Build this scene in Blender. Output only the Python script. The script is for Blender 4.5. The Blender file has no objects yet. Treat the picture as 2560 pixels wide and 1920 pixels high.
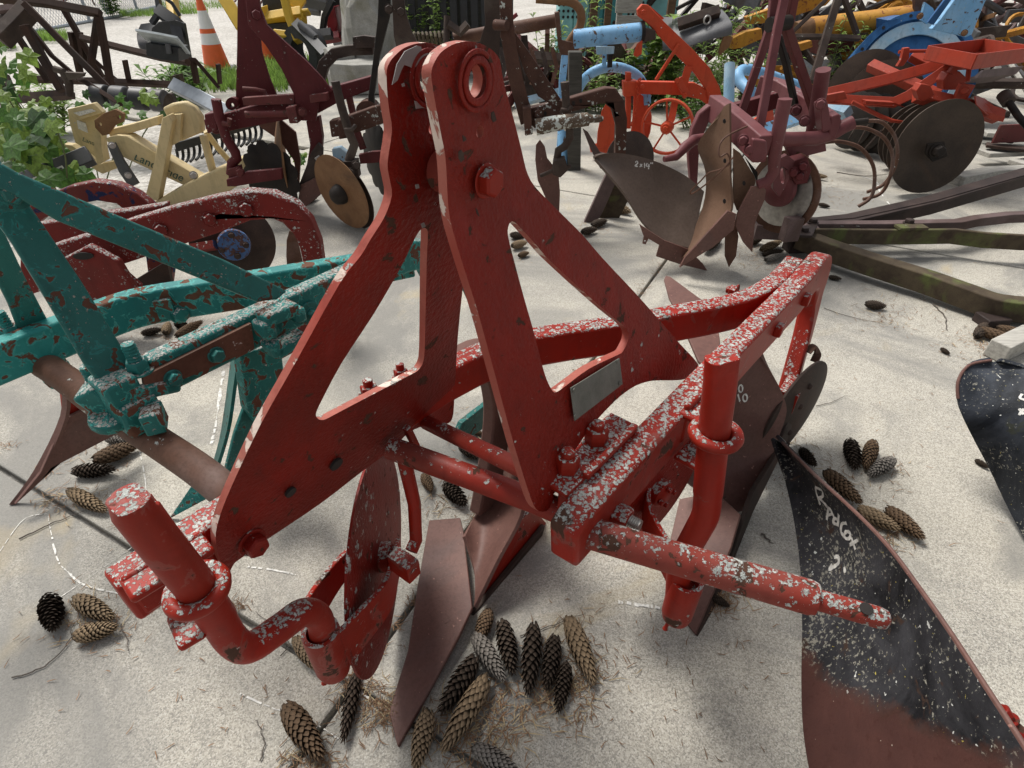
import bpy, bmesh, math, random
from mathutils import Vector, Matrix
from mathutils.geometry import tessellate_polygon
from mathutils.bvhtree import BVHTree
random.seed(7)
SC = bpy.context.scene
COL = SC.collection
rad = math.radians
# ------------------------------------------------------------ camera, sky, sun, exposure
CAMZ, FPX, TILT = 1.2, 1420.0, rad(37)
cam = bpy.data.objects.new('camera', bpy.data.cameras.new('camera'))
COL.objects.link(cam)
cam.location = (0, 0, CAMZ); cam.rotation_euler = (rad(90) - TILT, 0, 0)
cam.data.sensor_width = 36; cam.data.lens = 36 * FPX / 2560; cam.data.clip_end = 500; cam.data.clip_start = 0.02
SC.camera = cam
SUN_EL, SUN_AZ = rad(58), rad(-42)          # azimuth measured from +Y towards +X
wd = bpy.data.worlds.new('World'); SC.world = wd; wd.use_nodes = True
wn = wd.node_tree; bg = wn.nodes['Background']
sky = wn.nodes.new('ShaderNodeTexSky'); sky.sky_type = 'NISHITA'; sky.sun_disc = False
sky.sun_elevation = SUN_EL; sky.sun_rotation = SUN_AZ; sky.dust_density = 4.0; sky.air_density = 1.0
hsv = wn.nodes.new('ShaderNodeHueSaturation'); hsv.inputs['Saturation'].default_value = 0.22
wn.links.new(sky.outputs[0], hsv.inputs['Color']); wn.links.new(hsv.outputs[0], bg.inputs['Color'])
bg.inputs['Strength'].default_value = 0.10
sl = bpy.data.lights.new('sun', 'SUN'); sl.energy = 2.4; sl.angle = rad(18); sl.color = (1.0, 0.96, 0.9)
so = bpy.data.objects.new('sun', sl); COL.objects.link(so)
sd = Vector((math.sin(SUN_AZ) * math.cos(SUN_EL), math.cos(SUN_AZ) * math.cos(SUN_EL), math.sin(SUN_EL)))
so.rotation_euler = sd.to_track_quat('Z', 'Y').to_euler(); so.location = (-3, 4, 8)
SC.view_settings.view_transform = 'Standard'; SC.view_settings.look = 'None'
SC.view_settings.exposure = 0.55; SC.view_settings.gamma = 1.0

# ------------------------------------------------------------ sight lines: a pixel of the 2560x1920 photo to a point in the yard
CAM = Vector((0, 0, CAMZ)); FW = Vector((0, math.cos(TILT), -math.sin(TILT))); UPV = Vector((0, math.sin(TILT), math.cos(TILT)))
def ray(x, y): return FW + Vector((1, 0, 0)) * ((x - 1280) / FPX) + UPV * ((960 - y) / FPX)
def G(x, y, z=0.0):
    d = ray(x, y); return CAM + d * ((z - CAMZ) / d.z)
def P(x, y, Y):
    d = ray(x, y); return CAM + d * (Y / d.y)
def mpp(p): return (Vector(p) - CAM).dot(FW) / FPX       # metres per photo pixel at a point
# frame shared by the two three-point ploughs: u to the rear along the beams, n to their side, z up
AZ = rad(36.5); UU = Vector((math.sin(AZ), math.cos(AZ), 0)); NN = Vector((math.cos(AZ), -math.sin(AZ), 0)); OO = Vector((-.472, .404, 0))
def W(u, n, z): return OO + UU * u + NN * n + Vector((0, 0, z))
def loc(p):
    d = Vector(p) - OO; return Vector((d.dot(UU), d.dot(NN), d.z))
def Np(x, y, n0, s=0.0, z0=0.0):      # on the leaning plane n = n0 + s (z - z0)
    d = ray(x, y); c = loc(CAM); dl = Vector((d.dot(UU), d.dot(NN), d.z))
    t = (n0 + s * (c.z - z0) - c.y) / (dl.y - s * dl.z); return c + dl * t
def Up(x, y, u0):
    d = ray(x, y); c = loc(CAM); dl = Vector((d.dot(UU), d.dot(NN), d.z)); return c + dl * ((u0 - c.x) / dl.x)

# ------------------------------------------------------------ shapes: each returns (vertices, faces) in world coordinates
def join(*gs):
    V, Fs = [], []
    for v, f in gs:
        o = len(V); V += list(v); Fs += [tuple(i + o for i in q) for q in f]
    return V, Fs
def spline(pts, k=6):
    p = [Vector(q) for q in pts]; out = []
    for i in range(len(p) - 1):
        a = p[max(i - 1, 0)]; b = p[i]; c = p[i + 1]; d = p[min(i + 2, len(p) - 1)]
        for j in range(k):
            t = j / k
            out.append(0.5 * ((2 * b) + (c - a) * t + (2 * a - 5 * b + 4 * c - d) * t * t + (3 * b - a - 3 * c + d) * t ** 3))
    out.append(p[-1]); return out
def tangents(p):
    T = []
    for i in range(len(p)):
        a = (p[i] - p[i - 1]).normalized() if i else None
        b = (p[i + 1] - p[i]).normalized() if i < len(p) - 1 else None
        t = (a + b) if a and b else (a or b)
        T.append(t.normalized() if t.length > 1e-6 else (a or b))
    return T
def tube(pts, r, n=12, caps=True):
    p = [Vector(q) for q in pts]; T = tangents(p)
    R = r if isinstance(r, (list, tuple)) else [r] * len(p)
    up = Vector((0, 0, 1)) if abs(T[0].z) < .9 else Vector((1, 0, 0))
    s = T[0].cross(up).normalized(); V, Fs = [], []
    for i in range(len(p)):
        s = (s - T[i] * s.dot(T[i])).normalized(); b = T[i].cross(s)
        for k in range(n):
            a = 2 * math.pi * k / n; V.append(p[i] + (s * math.cos(a) + b * math.sin(a)) * R[i])
    for i in range(len(p) - 1):
        for k in range(n):
            k2 = (k + 1) % n; Fs.append((i * n + k, i * n + k2, (i + 1) * n + k2, (i + 1) * n + k))
    if caps: Fs.append(tuple(range(n - 1, -1, -1))); Fs.append(tuple(range((len(p) - 1) * n, len(p) * n)))
    return V, Fs
def bar(pts, w, h, up=(0, 0, 1)):
    p = [Vector(q) for q in pts]; T = tangents(p); up = Vector(up); V, Fs = [], []
    Wd = w if isinstance(w, (list, tuple)) else [w] * len(p); Ht = h if isinstance(h, (list, tuple)) else [h] * len(p)
    for i in range(len(p)):
        s = T[i].cross(up)
        s = s.normalized() if s.length > 1e-4 else Vector((1, 0, 0)); b = s.cross(T[i]).normalized()
        m = 1.0
        if 0 < i < len(p) - 1:
            c = (p[i] - p[i - 1]).normalized().dot(T[i]); m = 1 / max(c, .6)
        flat = abs((T[i] - T[i - 1]).dot(b)) > abs((T[i] - T[i - 1]).dot(s)) if i else False
        mw, mh = (1, m) if flat else (m, 1)
        for a, c in ((-1, -1), (1, -1), (1, 1), (-1, 1)): V.append(p[i] + s * (a * Wd[i] / 2 * mw) + b * (c * Ht[i] / 2 * mh))
    for i in range(len(p) - 1):
        for k in range(4):
            k2 = (k + 1) % 4; Fs.append((i * 4 + k, i * 4 + k2, (i + 1) * 4 + k2, (i + 1) * 4 + k))
    e = (len(p) - 1) * 4; Fs += [(3, 2, 1, 0), (e, e + 1, e + 2, e + 3)]
    return V, Fs
def axes(ax):
    a = Vector(ax).normalized(); h = Vector((0, 0, 1)) if abs(a.z) < .9 else Vector((1, 0, 0))
    x = h.cross(a).normalized(); return x, a.cross(x), a
def lathe(c, ax, prof, n=24, closed=False):
    x, y, a = axes(ax); c = Vector(c); V, Fs = [], []
    for r, h in prof:
        for k in range(n):
            t = 2 * math.pi * (k + .5) / n; V.append(c + a * h + (x * math.cos(t) + y * math.sin(t)) * r)
    m = len(prof)
    for i in range(m - 1 + (1 if closed else 0)):
        i2 = (i + 1) % m
        for k in range(n):
            k2 = (k + 1) % n; Fs.append((i * n + k, i * n + k2, i2 * n + k2, i2 * n + k))
    if not closed: Fs.append(tuple(range(n - 1, -1, -1))); Fs.append(tuple(range((m - 1) * n, m * n)))
    return V, Fs
def ring(c, ax, ri, ro, h, n=32):
    return lathe(c, ax, [(ro, 0), (ro, h * .8), (ro - h * .2, h), (ri + h * .2, h), (ri, h * .8), (ri, 0)], n, True)
def torus(c, ax, R, r, n=28, m=8):
    return lathe(c, ax, [(R + r * math.cos(2 * math.pi * k / m), r * math.sin(2 * math.pi * k / m)) for k in range(m)], n, True)
def hexh(c, ax, R, h): return lathe(c, ax, [(R * .97, 0), (R, h * .08), (R, h * .8), (R * .86, h)], 6)
def bolt(c, ax, R, h, stud=0):
    g = [lathe(c, ax, [(R * 1.25, -.001), (R * 1.25, h * .14)], 20), hexh(Vector(c) + Vector(ax).normalized() * h * .14, ax, R, h)]
    if stud: g.append(lathe(Vector(c) + Vector(ax).normalized() * h, ax, [(R * .55, 0), (R * .55, stud * .85), (R * .45, stud)], 14))
    return join(*g)
def thread(c, ax, r, L, turns=7):
    prof = []
    for i in range(turns): prof += [(r, L * i / turns), (r * .84, L * (i + .5) / turns)]
    return lathe(c, ax, prof + [(r * .9, L)], 14)
def plate(outer, holes=(), th=.012, nrm=None, fn=None, cuts=()):
    """flat outline (3d points) with holes, thickened along its normal"""
    outer = [Vector(p) for p in outer]; holes = [[Vector(p) for p in h] for h in holes]
    if nrm is None:
        nrm = Vector((0, 0, 0))
        for i in range(len(outer)): nrm += outer[i - 1].cross(outer[i])
    nrm = Vector(nrm).normalized(); x, y, a = axes(nrm); o = outer[0]
    to2 = lambda p: Vector(((p - o).dot(x), (p - o).dot(y), 0))
    loops = [[to2(p) for p in outer]] + [[to2(p) for p in h] for h in holes]
    allp = outer + [p for h in holes for p in h]; tris = tessellate_polygon(loops)
    n = len(allp); V = [p + nrm * th * .5 for p in allp] + [p - nrm * th * .5 for p in allp]; Fs = []
    for t in tris:
        q = [to2(allp[i]) for i in t]
        s = (q[1] - q[0]).cross(q[2] - q[0]).z
        t = t if s > 0 else t[::-1]
        Fs.append(tuple(t)); Fs.append(tuple(i + n for i in t[::-1]))
    st = 0
    for L in loops:
        m = len(L); ar = sum(L[i - 1].x * L[i].y - L[i].x * L[i - 1].y for i in range(m)); inner = st > 0
        for i in range(m):
            p, q = st + i, st + (i + 1) % m
            ccw = (ar > 0) != inner
            Fs.append((q, p, p + n, q + n) if ccw else (p, q, q + n, p + n))
        st += m
    return V, Fs
def rnd(pts, r=.35, k=3):
    """round the corners of a closed outline"""
    p = [Vector(q) for q in pts]; out = []
    for i in range(len(p)):
        a, b, c = p[i - 1], p[i], p[(i + 1) % len(p)]
        s = b + (a - b) * r; e = b + (c - b) * r
        for j in range(k + 1):
            t = j / k; out.append(s * (1 - t) ** 2 + b * 2 * t * (1 - t) + e * t * t)
    return out
def circ(c, ax, r, n=20):
    x, y, a = axes(ax); return [Vector(c) + (x * math.cos(2 * math.pi * k / n) + y * math.sin(2 * math.pi * k / n)) * r for k in range(n)]
def sheet(rows, th=.008):
    """curved plate from rows of points, thickened along its normals"""
    m, n = len(rows), len(rows[0]); Q = [[Vector(p) for p in r] for r in rows]; N = []
    for i in range(m):
        for j in range(n):
            du = Q[min(i + 1, m - 1)][j] - Q[max(i - 1, 0)][j]; dv = Q[i][min(j + 1, n - 1)] - Q[i][max(j - 1, 0)]
            N.append(du.cross(dv).normalized())
    A = [Q[i][j] for i in range(m) for j in range(n)]; V = A + [A[i] - N[i] * th for i in range(m * n)]; Fs = []; k = m * n
    for i in range(m - 1):
        for j in range(n - 1):
            q = (i * n + j, (i + 1) * n + j, (i + 1) * n + j + 1, i * n + j + 1); Fs.append(q); Fs.append(tuple(x + k for x in q[::-1]))
    edge = [i * n for i in range(m)] + [(m - 1) * n + j for j in range(1, n)] + [i * n + n - 1 for i in range(m - 2, -1, -1)] + [j for j in range(n - 2, 0, -1)]
    for i in range(len(edge)): a, b = edge[i - 1], edge[i]; Fs.append((b, a, a + k, b + k))
    return V, Fs
def coons(A, B, nv=8, bulge=0.0, bdir=None, skew=0.0):
    """rows between two edge curves, hollowed by bulge"""
    rows = []
    for a, b in zip(A, B):
        a, b = Vector(a), Vector(b); r = []
        for j in range(nv + 1):
            t = j / nv; p = a.lerp(b, t); r.append(p + (Vector(bdir) * (bulge * 4 * t * (1 - t)) if bdir is not None else Vector()))
        rows.append(r)
    return rows
def box(c, sx, sy, sz, rz=0.0, ax=None):
    c = Vector(c); M = Matrix.Rotation(rz, 3, 'Z') if ax is None else ax
    V = [c + M @ Vector((a * sx / 2, b * sy / 2, d * sz / 2)) for d in (-1, 1) for a, b in ((-1, -1), (1, -1), (1, 1), (-1, 1))]
    return V, [(3, 2, 1, 0), (4, 5, 6, 7), (0, 1, 5, 4), (1, 2, 6, 5), (2, 3, 7, 6), (3, 0, 4, 7)]
def ellipse_disc(c, ax, r, dish=0.0, th=.004, n=40, notch=0, nd=0.0):
    """dished disc with a real rim thickness, optionally notched"""
    x, y, a = axes(ax); c = Vector(c); V, Fs = [], []; ks = [0.02, .3, .55, .75, .9, 1.0]
    m = n if not notch else notch * 6
    for side in (0, 1):
        for q in ks:
            for k in range(m):
                t = 2 * math.pi * k / m; rr = r * q
                if notch: rr = r * q * (1 - nd * max(0, math.cos(2 * math.pi * k / 6)) * (q ** 3))
                V.append(c + a * (dish * (1 - q * q) - side * th) + (x * math.cos(t) + y * math.sin(t)) * rr)
    L = len(ks)
    for side in (0, 1):
        for i in range(L - 1):
            for k in range(m):
                k2 = (k + 1) % m; b = side * L * m
                f = (b + i * m + k, b + (i + 1) * m + k, b + (i + 1) * m + k2, b + i * m + k2); Fs.append(f if not side else f[::-1])
        f = tuple(side * L * m + k for k in range(m)); Fs.append(f if not side else f[::-1])
    for k in range(m):
        k2 = (k + 1) % m; o = (L - 1) * m; Fs.append((o + k, o + L * m + k, o + L * m + k2, o + k2))
    return V, Fs

# ------------------------------------------------------------ objects
ORG = {}
def put(name, geo, mat, parent=None, bevel=0.0, smooth=40, mats=None, loc0=None):
    """one mesh object; the geometry is given in world coordinates"""
    v, f = geo
    if parent is not None: o0 = ORG[parent.name]
    elif loc0 is not None: o0 = Vector(loc0)
    else:
        o0 = Vector((sum(p[0] for p in v) / len(v), sum(p[1] for p in v) / len(v), min(p[2] for p in v)))
    me = bpy.data.meshes.new(name); me.from_pydata([tuple(Vector(p) - o0) for p in v], [], [tuple(q) for q in f]); me.validate()
    bm = bmesh.new(); bm.from_mesh(me); bmesh.ops.recalc_face_normals(bm, faces=bm.faces); bm.to_mesh(me); bm.free()
    if smooth: me.shade_smooth(); me.set_sharp_from_angle(angle=rad(smooth))
    me.materials.append(mat)
    ob = bpy.data.objects.new(name, me); COL.objects.link(ob)
    if parent is not None: ob.parent = parent
    else: ob.location = o0
    ORG[ob.name] = o0
    if bevel:
        b = ob.modifiers.new('bevel', 'BEVEL'); b.width = bevel; b.segments = 2; b.limit_method = 'ANGLE'; b.angle_limit = rad(40); b.use_clamp_overlap = True
    return ob
def tag(o, label, cat=None, group=None, kind=None):
    if label: o['label'] = label
    if cat: o['category'] = cat
    if group: o['group'] = group
    if kind: o['kind'] = kind
    return o
def thing(name, base, label, cat, group=None):
    o = bpy.data.objects.new(name, None); COL.objects.link(o); o.location = base; o.empty_display_size = .1
    ORG[o.name] = Vector(base); return tag(o, label, cat, group)
def struct(o): o['kind'] = 'structure'; return o

# ------------------------------------------------------------ materials
class NT:
    def __init__(s, name):
        s.m = bpy.data.materials.new(name); s.m.use_nodes = True; s.t = s.m.node_tree; s.b = s.t.nodes['Principled BSDF']
        s.co = s.t.nodes.new('ShaderNodeTexCoord').outputs['Object']
    def n(s, k): return s.t.nodes.new('ShaderNode' + k)
    def L(s, a, b): s.t.links.new(a, b)
    def setv(s, sock, v):
        if hasattr(v, 'is_linked') or isinstance(v, bpy.types.NodeSocket): s.L(v, sock)
        elif isinstance(v, (tuple, list)) and len(v) == 3 and sock.type == 'RGBA': sock.default_value = (*v, 1)
        else: sock.default_value = v
    def noise(s, sc, det=4, ro=.55, dist=0.0, vec=None, col=False):
        q = s.n('TexNoise'); s.L(vec or s.co, q.inputs['Vector']); q.inputs['Scale'].default_value = sc; q.inputs['Detail'].default_value = det
        q.inputs['Roughness'].default_value = ro; q.inputs['Distortion'].default_value = dist; return q.outputs['Color' if col else 'Fac']
    def voro(s, sc, out='Distance', vec=None, feat='F1'):
        q = s.n('TexVoronoi'); s.L(vec or s.co, q.inputs['Vector']); q.inputs['Scale'].default_value = sc; q.feature = feat; return q.outputs[out]
    def ramp(s, fac, *st):
        q = s.n('ValToRGB'); s.L(fac, q.inputs[0]); e = q.color_ramp.elements
        while len(e) < len(st): e.new(.5)
        for i, (p, c) in enumerate(st):
            e[i].position = p; e[i].color = (*c, 1) if isinstance(c, (tuple, list)) else (c, c, c, 1)
        return q.outputs[0]
    def step(s, fac, lo, hi):
        q = s.n('MapRange'); q.clamp = True; s.setv(q.inputs[0], fac); s.setv(q.inputs[1], lo); s.setv(q.inputs[2], hi); return q.outputs[0]
    def mix(s, fac, a, b):
        q = s.n('Mix'); q.data_type = 'RGBA'; s.setv(q.inputs[0], fac); s.setv(q.inputs[6], a); s.setv(q.inputs[7], b); return q.outputs[2]
    def mth(s, op, a, b=0.0):
        q = s.n('Math'); q.operation = op; s.setv(q.inputs[0], a); s.setv(q.inputs[1], b); return q.outputs[0]
    def nz(s):
        g = s.n('NewGeometry'); x = s.n('SeparateXYZ'); s.L(g.outputs['Normal'], x.inputs[0]); return x.outputs['Z']
    def bump(s, h, strength=.4, dist=.002):
        q = s.n('Bump'); q.inputs['Strength'].default_value = strength; q.inputs['Distance'].default_value = dist; s.L(h, q.inputs['Height']); s.L(q.outputs[0], s.b.inputs['Normal'])
    def done(s, col, rough=.6, metal=0.0, spec=.5):
        s.setv(s.b.inputs['Base Color'], col); s.setv(s.b.inputs['Roughness'], rough); s.setv(s.b.inputs['Metallic'], metal); s.b.inputs['Specular IOR Level'].default_value = spec
        return s.m

def painted(name, c1, c2, rustc=(.05, .024, .016), chip=.3, lich=.2, top=.55, lcol=(.57, .60, .56), lsc=38, rough=.5, peel=.5, primer=None, psc=14, zfade=None):
    """old paint: faded in places, chipped to rust, with crusts of pale lichen that like upward faces"""
    s = NT(name); big = s.noise(5, 3); mid = s.noise(psc, 7, .6, .6); fine = s.noise(150, 3)
    col = s.mix(s.step(big, .35, .68), c1, c2)
    col = s.mix(s.mth('MULTIPLY', s.step(s.noise(40, 5, .7), .52, .75), .35), col, tuple(x * .45 + .01 for x in c1))
    col = s.mix(s.mth('MULTIPLY', s.step(s.noise(11, 5, .7, .5), .54, .74), .30), col, tuple(x * 1.25 + .025 for x in c1))
    mp = s.n('Mapping'); mp.inputs['Scale'].default_value = (30, 30, 3.5); s.L(s.co, mp.inputs[0])
    col = s.mix(s.mth('MULTIPLY', s.step(s.noise(1, 4, .6, .3, mp.outputs[0]), .52, .72), .38), col, tuple(x * .42 + .004 for x in c1))
    ch = s.step(mid, 1 - chip * .62 - .04, 1 - chip * .62 - .015)
    rc = s.mix(s.noise(60, 4), rustc, tuple(x * 1.9 for x in rustc))
    if primer:
        col = s.mix(s.step(mid, 1 - chip * .62 - .075, 1 - chip * .62 - .06), col, primer)
    col = s.mix(ch, col, rc)
    t = s.step(s.nz(), .35, .8)
    dens = s.mth('ADD', s.mth('MULTIPLY', t, top - lich), lich)
    if zfade:
        x = s.n('SeparateXYZ'); s.L(s.co, x.inputs[0]); dens = s.mth('MULTIPLY', dens, s.step(x.outputs['Z'], zfade[1], zfade[0]))
    vm = s.n('VectorMath'); vm.operation = 'MULTIPLY_ADD'; s.L(s.noise(lsc * 3.2, 3, .6, 0, None, True), vm.inputs[0]); vm.inputs[1].default_value = (.8 / lsc,) * 3; s.L(s.co, vm.inputs[2]); dv = vm.outputs[0]
    q = s.n('TexVoronoi'); s.L(dv, q.inputs['Vector']); q.inputs['Scale'].default_value = lsc; sep = s.n('SeparateColor'); s.L(q.outputs['Color'], sep.inputs[0])
    reg = s.mth('MULTIPLY', s.mth('SUBTRACT', s.noise(6, 3, .6), .5), 1.5)
    thr = s.mth('SUBTRACT', s.mth('ADD', dens, reg), s.mth('MULTIPLY', sep.outputs[0], .34))
    m1 = s.step(s.mth('SUBTRACT', thr, q.outputs['Distance']), 0.0, .035)
    v2 = s.voro(lsc * 2.4, 'Distance', dv); m2 = s.step(s.mth('SUBTRACT', s.mth('MULTIPLY', thr, .55), v2), 0.0, .05)
    lmask = s.mth('MAXIMUM', s.mth('MULTIPLY', m1, s.step(v2, .60, .46)), m2)
    crack = s.voro(lsc * 5.5, 'Distance', dv)
    lc = s.mix(s.step(crack, .15, .7), lcol, tuple(x * .55 for x in lcol))
    lc = s.mix(s.step(q.outputs['Distance'], .0, .28), tuple(x * .72 for x in lcol), lc)
    lc = s.mix(s.mth('MULTIPLY', s.step(sep.outputs[1], .5, .9), .5), lc, tuple(min(1, x * 1.25) for x in lcol))
    col = s.mix(lmask, col, lc)
    h = s.mth('ADD', s.mth('MULTIPLY', fine, .35 * peel), s.mth('MULTIPLY', s.mth('SUBTRACT', 1.0, ch), .5 * min(peel, 1.2)))
    h = s.mth('ADD', h, s.mth('MULTIPLY', lmask, s.mth('SUBTRACT', 1.3, crack)))
    s.bump(h, .7, .003)
    r = s.mth('ADD', rough, s.mth('MULTIPLY', s.mth('MAXIMUM', ch, lmask), .9 - rough))
    return s.done(col, r, 0, .2)
def rusty(name, c1, c2, c3=None, sc=8, rough=.75, spots=None, bump=.35, lich=0.0, metal=0.0):
    s = NT(name); n1 = s.noise(sc, 6, .6, .4); col = s.mix(s.step(n1, .35, .65), c1, c2)
    if c3: col = s.mix(s.step(s.noise(sc * .45, 4, .6, .8), .52, .68), col, c3)
    col = s.mix(s.mth('MULTIPLY', s.step(s.noise(sc * 20, 3, .7), .45, .75), .4), col, tuple(x * .5 for x in c1))
    if spots: col = s.mix(s.step(s.noise(90, 3, .5), .70, .72), col, spots)
    if lich:
        lm = s.mth('ADD', s.mth('MULTIPLY', s.noise(55, 5, .65), .6), s.mth('MULTIPLY', s.noise(6, 3), .4))
        col = s.mix(s.step(lm, .70 - lich * .28, .72 - lich * .28), col, (.50, .53, .49))
    s.bump(s.mth('ADD', s.noise(180, 3), s.mth('MULTIPLY', n1, .5)), bump, .0012)
    return s.done(col, s.mth('ADD', rough - .12, s.mth('MULTIPLY', n1, .2)), metal, .18)
def plain(name, c, rough=.6, var=.25, sc=20, metal=0.0, bump=.15, spec=.5):
    s = NT(name); n1 = s.noise(sc, 4); col = s.mix(s.step(n1, .3, .7), tuple(x * (1 - var) for x in c), tuple(min(1, x * (1 + var)) for x in c))
    s.bump(s.noise(sc * 8, 3), bump, .001); return s.done(col, rough, metal, spec)
def leaf(name, c, var=.4):
    s = NT(name); n1 = s.noise(9, 2); col = s.mix(s.step(n1, .3, .7), tuple(x * (1 - var) for x in c), tuple(x * (1 + var) for x in c))
    s.b.inputs['Transmission Weight'].default_value = 0.0
    tr = s.n('BsdfTranslucent'); s.L(col, tr.inputs[0]); mx = s.n('MixShader'); mx.inputs[0].default_value = .5
    m = s.done(col, .5); out = s.t.nodes['Material Output']; s.L(s.b.outputs[0], mx.inputs[1]); s.L(tr.outputs[0], mx.inputs[2]); s.L(mx.outputs[0], out.inputs[0]); return m

M = {}
M['red'] = painted('red_paint', (.30, .0145, .006), (.21, .018, .009), chip=.54, lich=.08, top=.86, rough=.46, primer=(.24, .045, .034), lsc=72)
M['redplate'] = painted('red_paint_plate', (.235, .0105, .0048), (.155, .0115, .006), chip=.54, lich=.27, top=.34, rough=.45, lsc=50, peel=3.2, psc=34, zfade=(.60, .88))
M['redplate2'] = painted('red_paint_inner_plate', (.225, .0098, .0045), (.145, .0105, .0055), chip=.54, lich=.05, top=.25, rough=.45, lsc=60, peel=3.2, psc=30)
M['rededge'] = painted('red_paint_worn_edge', (.30, .045, .030), (.40, .14, .105), rustc=(.44, .36, .31), chip=.62, lich=.06, top=.3, rough=.55, lsc=60, peel=1.0, psc=20)
M['redpipe'] = painted('red_paint_pipe', (.27, .0175, .009), (.18, .042, .031), chip=.58, lich=.10, top=.38, rough=.5, lsc=64)
M['redsleeve'] = painted('red_paint_lichened', (.245, .028, .017), (.19, .058, .045), chip=.62, lich=.42, top=.74, rough=.6, lsc=75, psc=30)
M['primer'] = plain('grey_primer', (.23, .225, .215), .6, .25, 30)
M['bare'] = plain('worn_steel', (.42, .41, .39), .38, .25, 40, .9)
M['tag'] = rusty('tag_metal', (.13, .135, .115), (.20, .20, .175), sc=30, rough=.55)
M['share'] = rusty('share_rust', (.12, .060, .050), (.165, .088, .072), (.115, .075, .068), sc=5, rough=.5, spots=(.3, .16, .13))
M['teal'] = painted('teal_paint', (.020, .115, .103), (.030, .155, .138), rustc=(.075, .036, .024), chip=.61, lich=.22, top=.34, rough=.45, lcol=(.44, .43, .38), lsc=120, primer=(.03, .20, .185), psc=34, peel=1.2)
M['teal2'] = painted('teal_paint_flaking', (.015, .125, .115), (.025, .20, .18), rustc=(.085, .04, .026), chip=.68, lich=.12, top=1.0, rough=.45, lcol=(.56, .56, .52), lsc=80, primer=(.045, .29, .26), psc=32, peel=1.2)
M['teal3'] = painted('teal_paint_peeling', (.015, .15, .145), (.03, .25, .23), rustc=(.085, .04, .026), chip=.67, lich=.05, top=.10, rough=.45, lcol=(.56, .56, .52), lsc=70, primer=(.06, .32, .29), psc=26, peel=1.2)
M['brownrust'] = rusty('brown_rust', (.085, .042, .028), (.15, .078, .052), (.19, .13, .11), sc=6, rough=.65, lich=.25)
M['darkrust'] = rusty('dark_rust', (.035, .025, .021), (.075, .047, .037), sc=9, rough=.7)
M['hole'] = plain('hole_dark', (.02, .016, .014), .9)
# ============================================================ the setting: gravel yard and concrete slabs
def concrete():
    s = NT('concrete'); g = s.n('NewGeometry').outputs['Position']
    big = s.noise(1.1, 5, .6, .5, g); mid = s.noise(6, 5, .65, 0, g)
    col = s.mix(s.step(big, .42, .60), (.47, .445, .38), (.29, .28, .255))
    col = s.mix(s.mth('MULTIPLY', s.step(mid, .42, .7), .5), col, (.55, .525, .465))
    q = s.n('TexVoronoi'); s.L(g, q.inputs['Vector']); q.inputs['Scale'].default_value = 380
    sep = s.n('SeparateColor'); s.L(q.outputs['Color'], sep.inputs[0])
    ag = s.ramp(sep.outputs[0], (0, (.08, .075, .065)), (.2, (.22, .205, .175)), (.5, (.40, .37, .31)), (.8, (.54, .505, .43)), (1, (.68, .655, .59)))
    col = s.mix(.52, col, ag)
    col = s.mix(s.mth('MULTIPLY', s.step(s.noise(620, 2, .6, 0, g), .50, .72), .55), col, (.16, .145, .12))
    col = s.mix(s.mth('MULTIPLY', s.step(s.noise(260, 3, .7, 0, g), .60, .70), .5), col, (.64, .61, .53))
    col = s.mix(s.mth('MULTIPLY', s.step(s.noise(.9, 5, .68, 1.2, g), .45, .58), .80), col, (.21, .205, .19))
    col = s.mix(s.step(s.noise(3, 6, .7, 1.2, g), .63, .72), col, (.22, .21, .19))
    col = s.mix(s.mth('MULTIPLY', s.step(s.noise(2.3, 4, .6, .8, s.co), .62, .74), .5), col, (.42, .34, .20))
    h = s.mth('ADD', s.mth('MULTIPLY', sep.outputs[1], .6), s.noise(90, 4, .6, 0, g)); s.bump(h, .5, .0016)
    return s.done(col, .88, 0, .3)
M['concrete'] = concrete()
def gravel():
    s = NT('gravel'); g = s.n('NewGeometry').outputs['Position']
    col = s.mix(s.step(s.noise(.6, 5, .6, .6, g), .4, .62), (.50, .48, .44), (.36, .34, .30))
    sep = s.n('SeparateColor'); s.L(s.voro(38, 'Color', g), sep.inputs[0])
    col = s.mix(.5, col, s.ramp(sep.outputs[0], (0, (.22, .21, .19)), (.5, (.46, .44, .41)), (1, (.66, .64, .60))))
    s.bump(s.mth('SUBTRACT', 1.0, s.voro(38, vec=g)), .8, .01); return s.done(col, .95, 0, .2)
M['gravel'] = gravel()
gr = put('ground', ([(-120, -20, -.03), (120, -20, -.03), (120, 200, -.03), (-120, 200, -.03)], [(0, 1, 2, 3)]), M['gravel'], smooth=0, loc0=(0, 0, 0)); struct(gr)
JX = G(880, 1715); E1 = Vector((math.sin(rad(28)), math.cos(rad(28)), 0)); E2 = Vector((E1.y, -E1.x, 0)); SL = 3.04
slab_me = None
for i in range(-2, 4):
    for j in range(-3, 4):
        c = JX + E1 * SL * (i + .5) + E2 * SL * (j + .5)
        if c.x < -1.2 - .2 * c.y and c.y > 3.6: continue
        if c.y > 9 or c.y < -3: continue
        if slab_me is None:
            hs = SL / 2 - .006; g = box((0, 0, -.012), hs * 2, hs * 2, .024)
            o = put('concrete_slab', g, M['concrete'], gr, bevel=.005, smooth=0); slab_me = o
        else:
            o = bpy.data.objects.new('concrete_slab', slab_me.data); COL.objects.link(o); o.parent = gr
            b = o.modifiers.new('bevel', 'BEVEL'); b.width = .005; b.segments = 2
        o.location = c; o.rotation_euler.z = -rad(28)
M['chalk'] = plain('chalk_white', (.62, .61, .57), .9, .3, 90)
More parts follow.
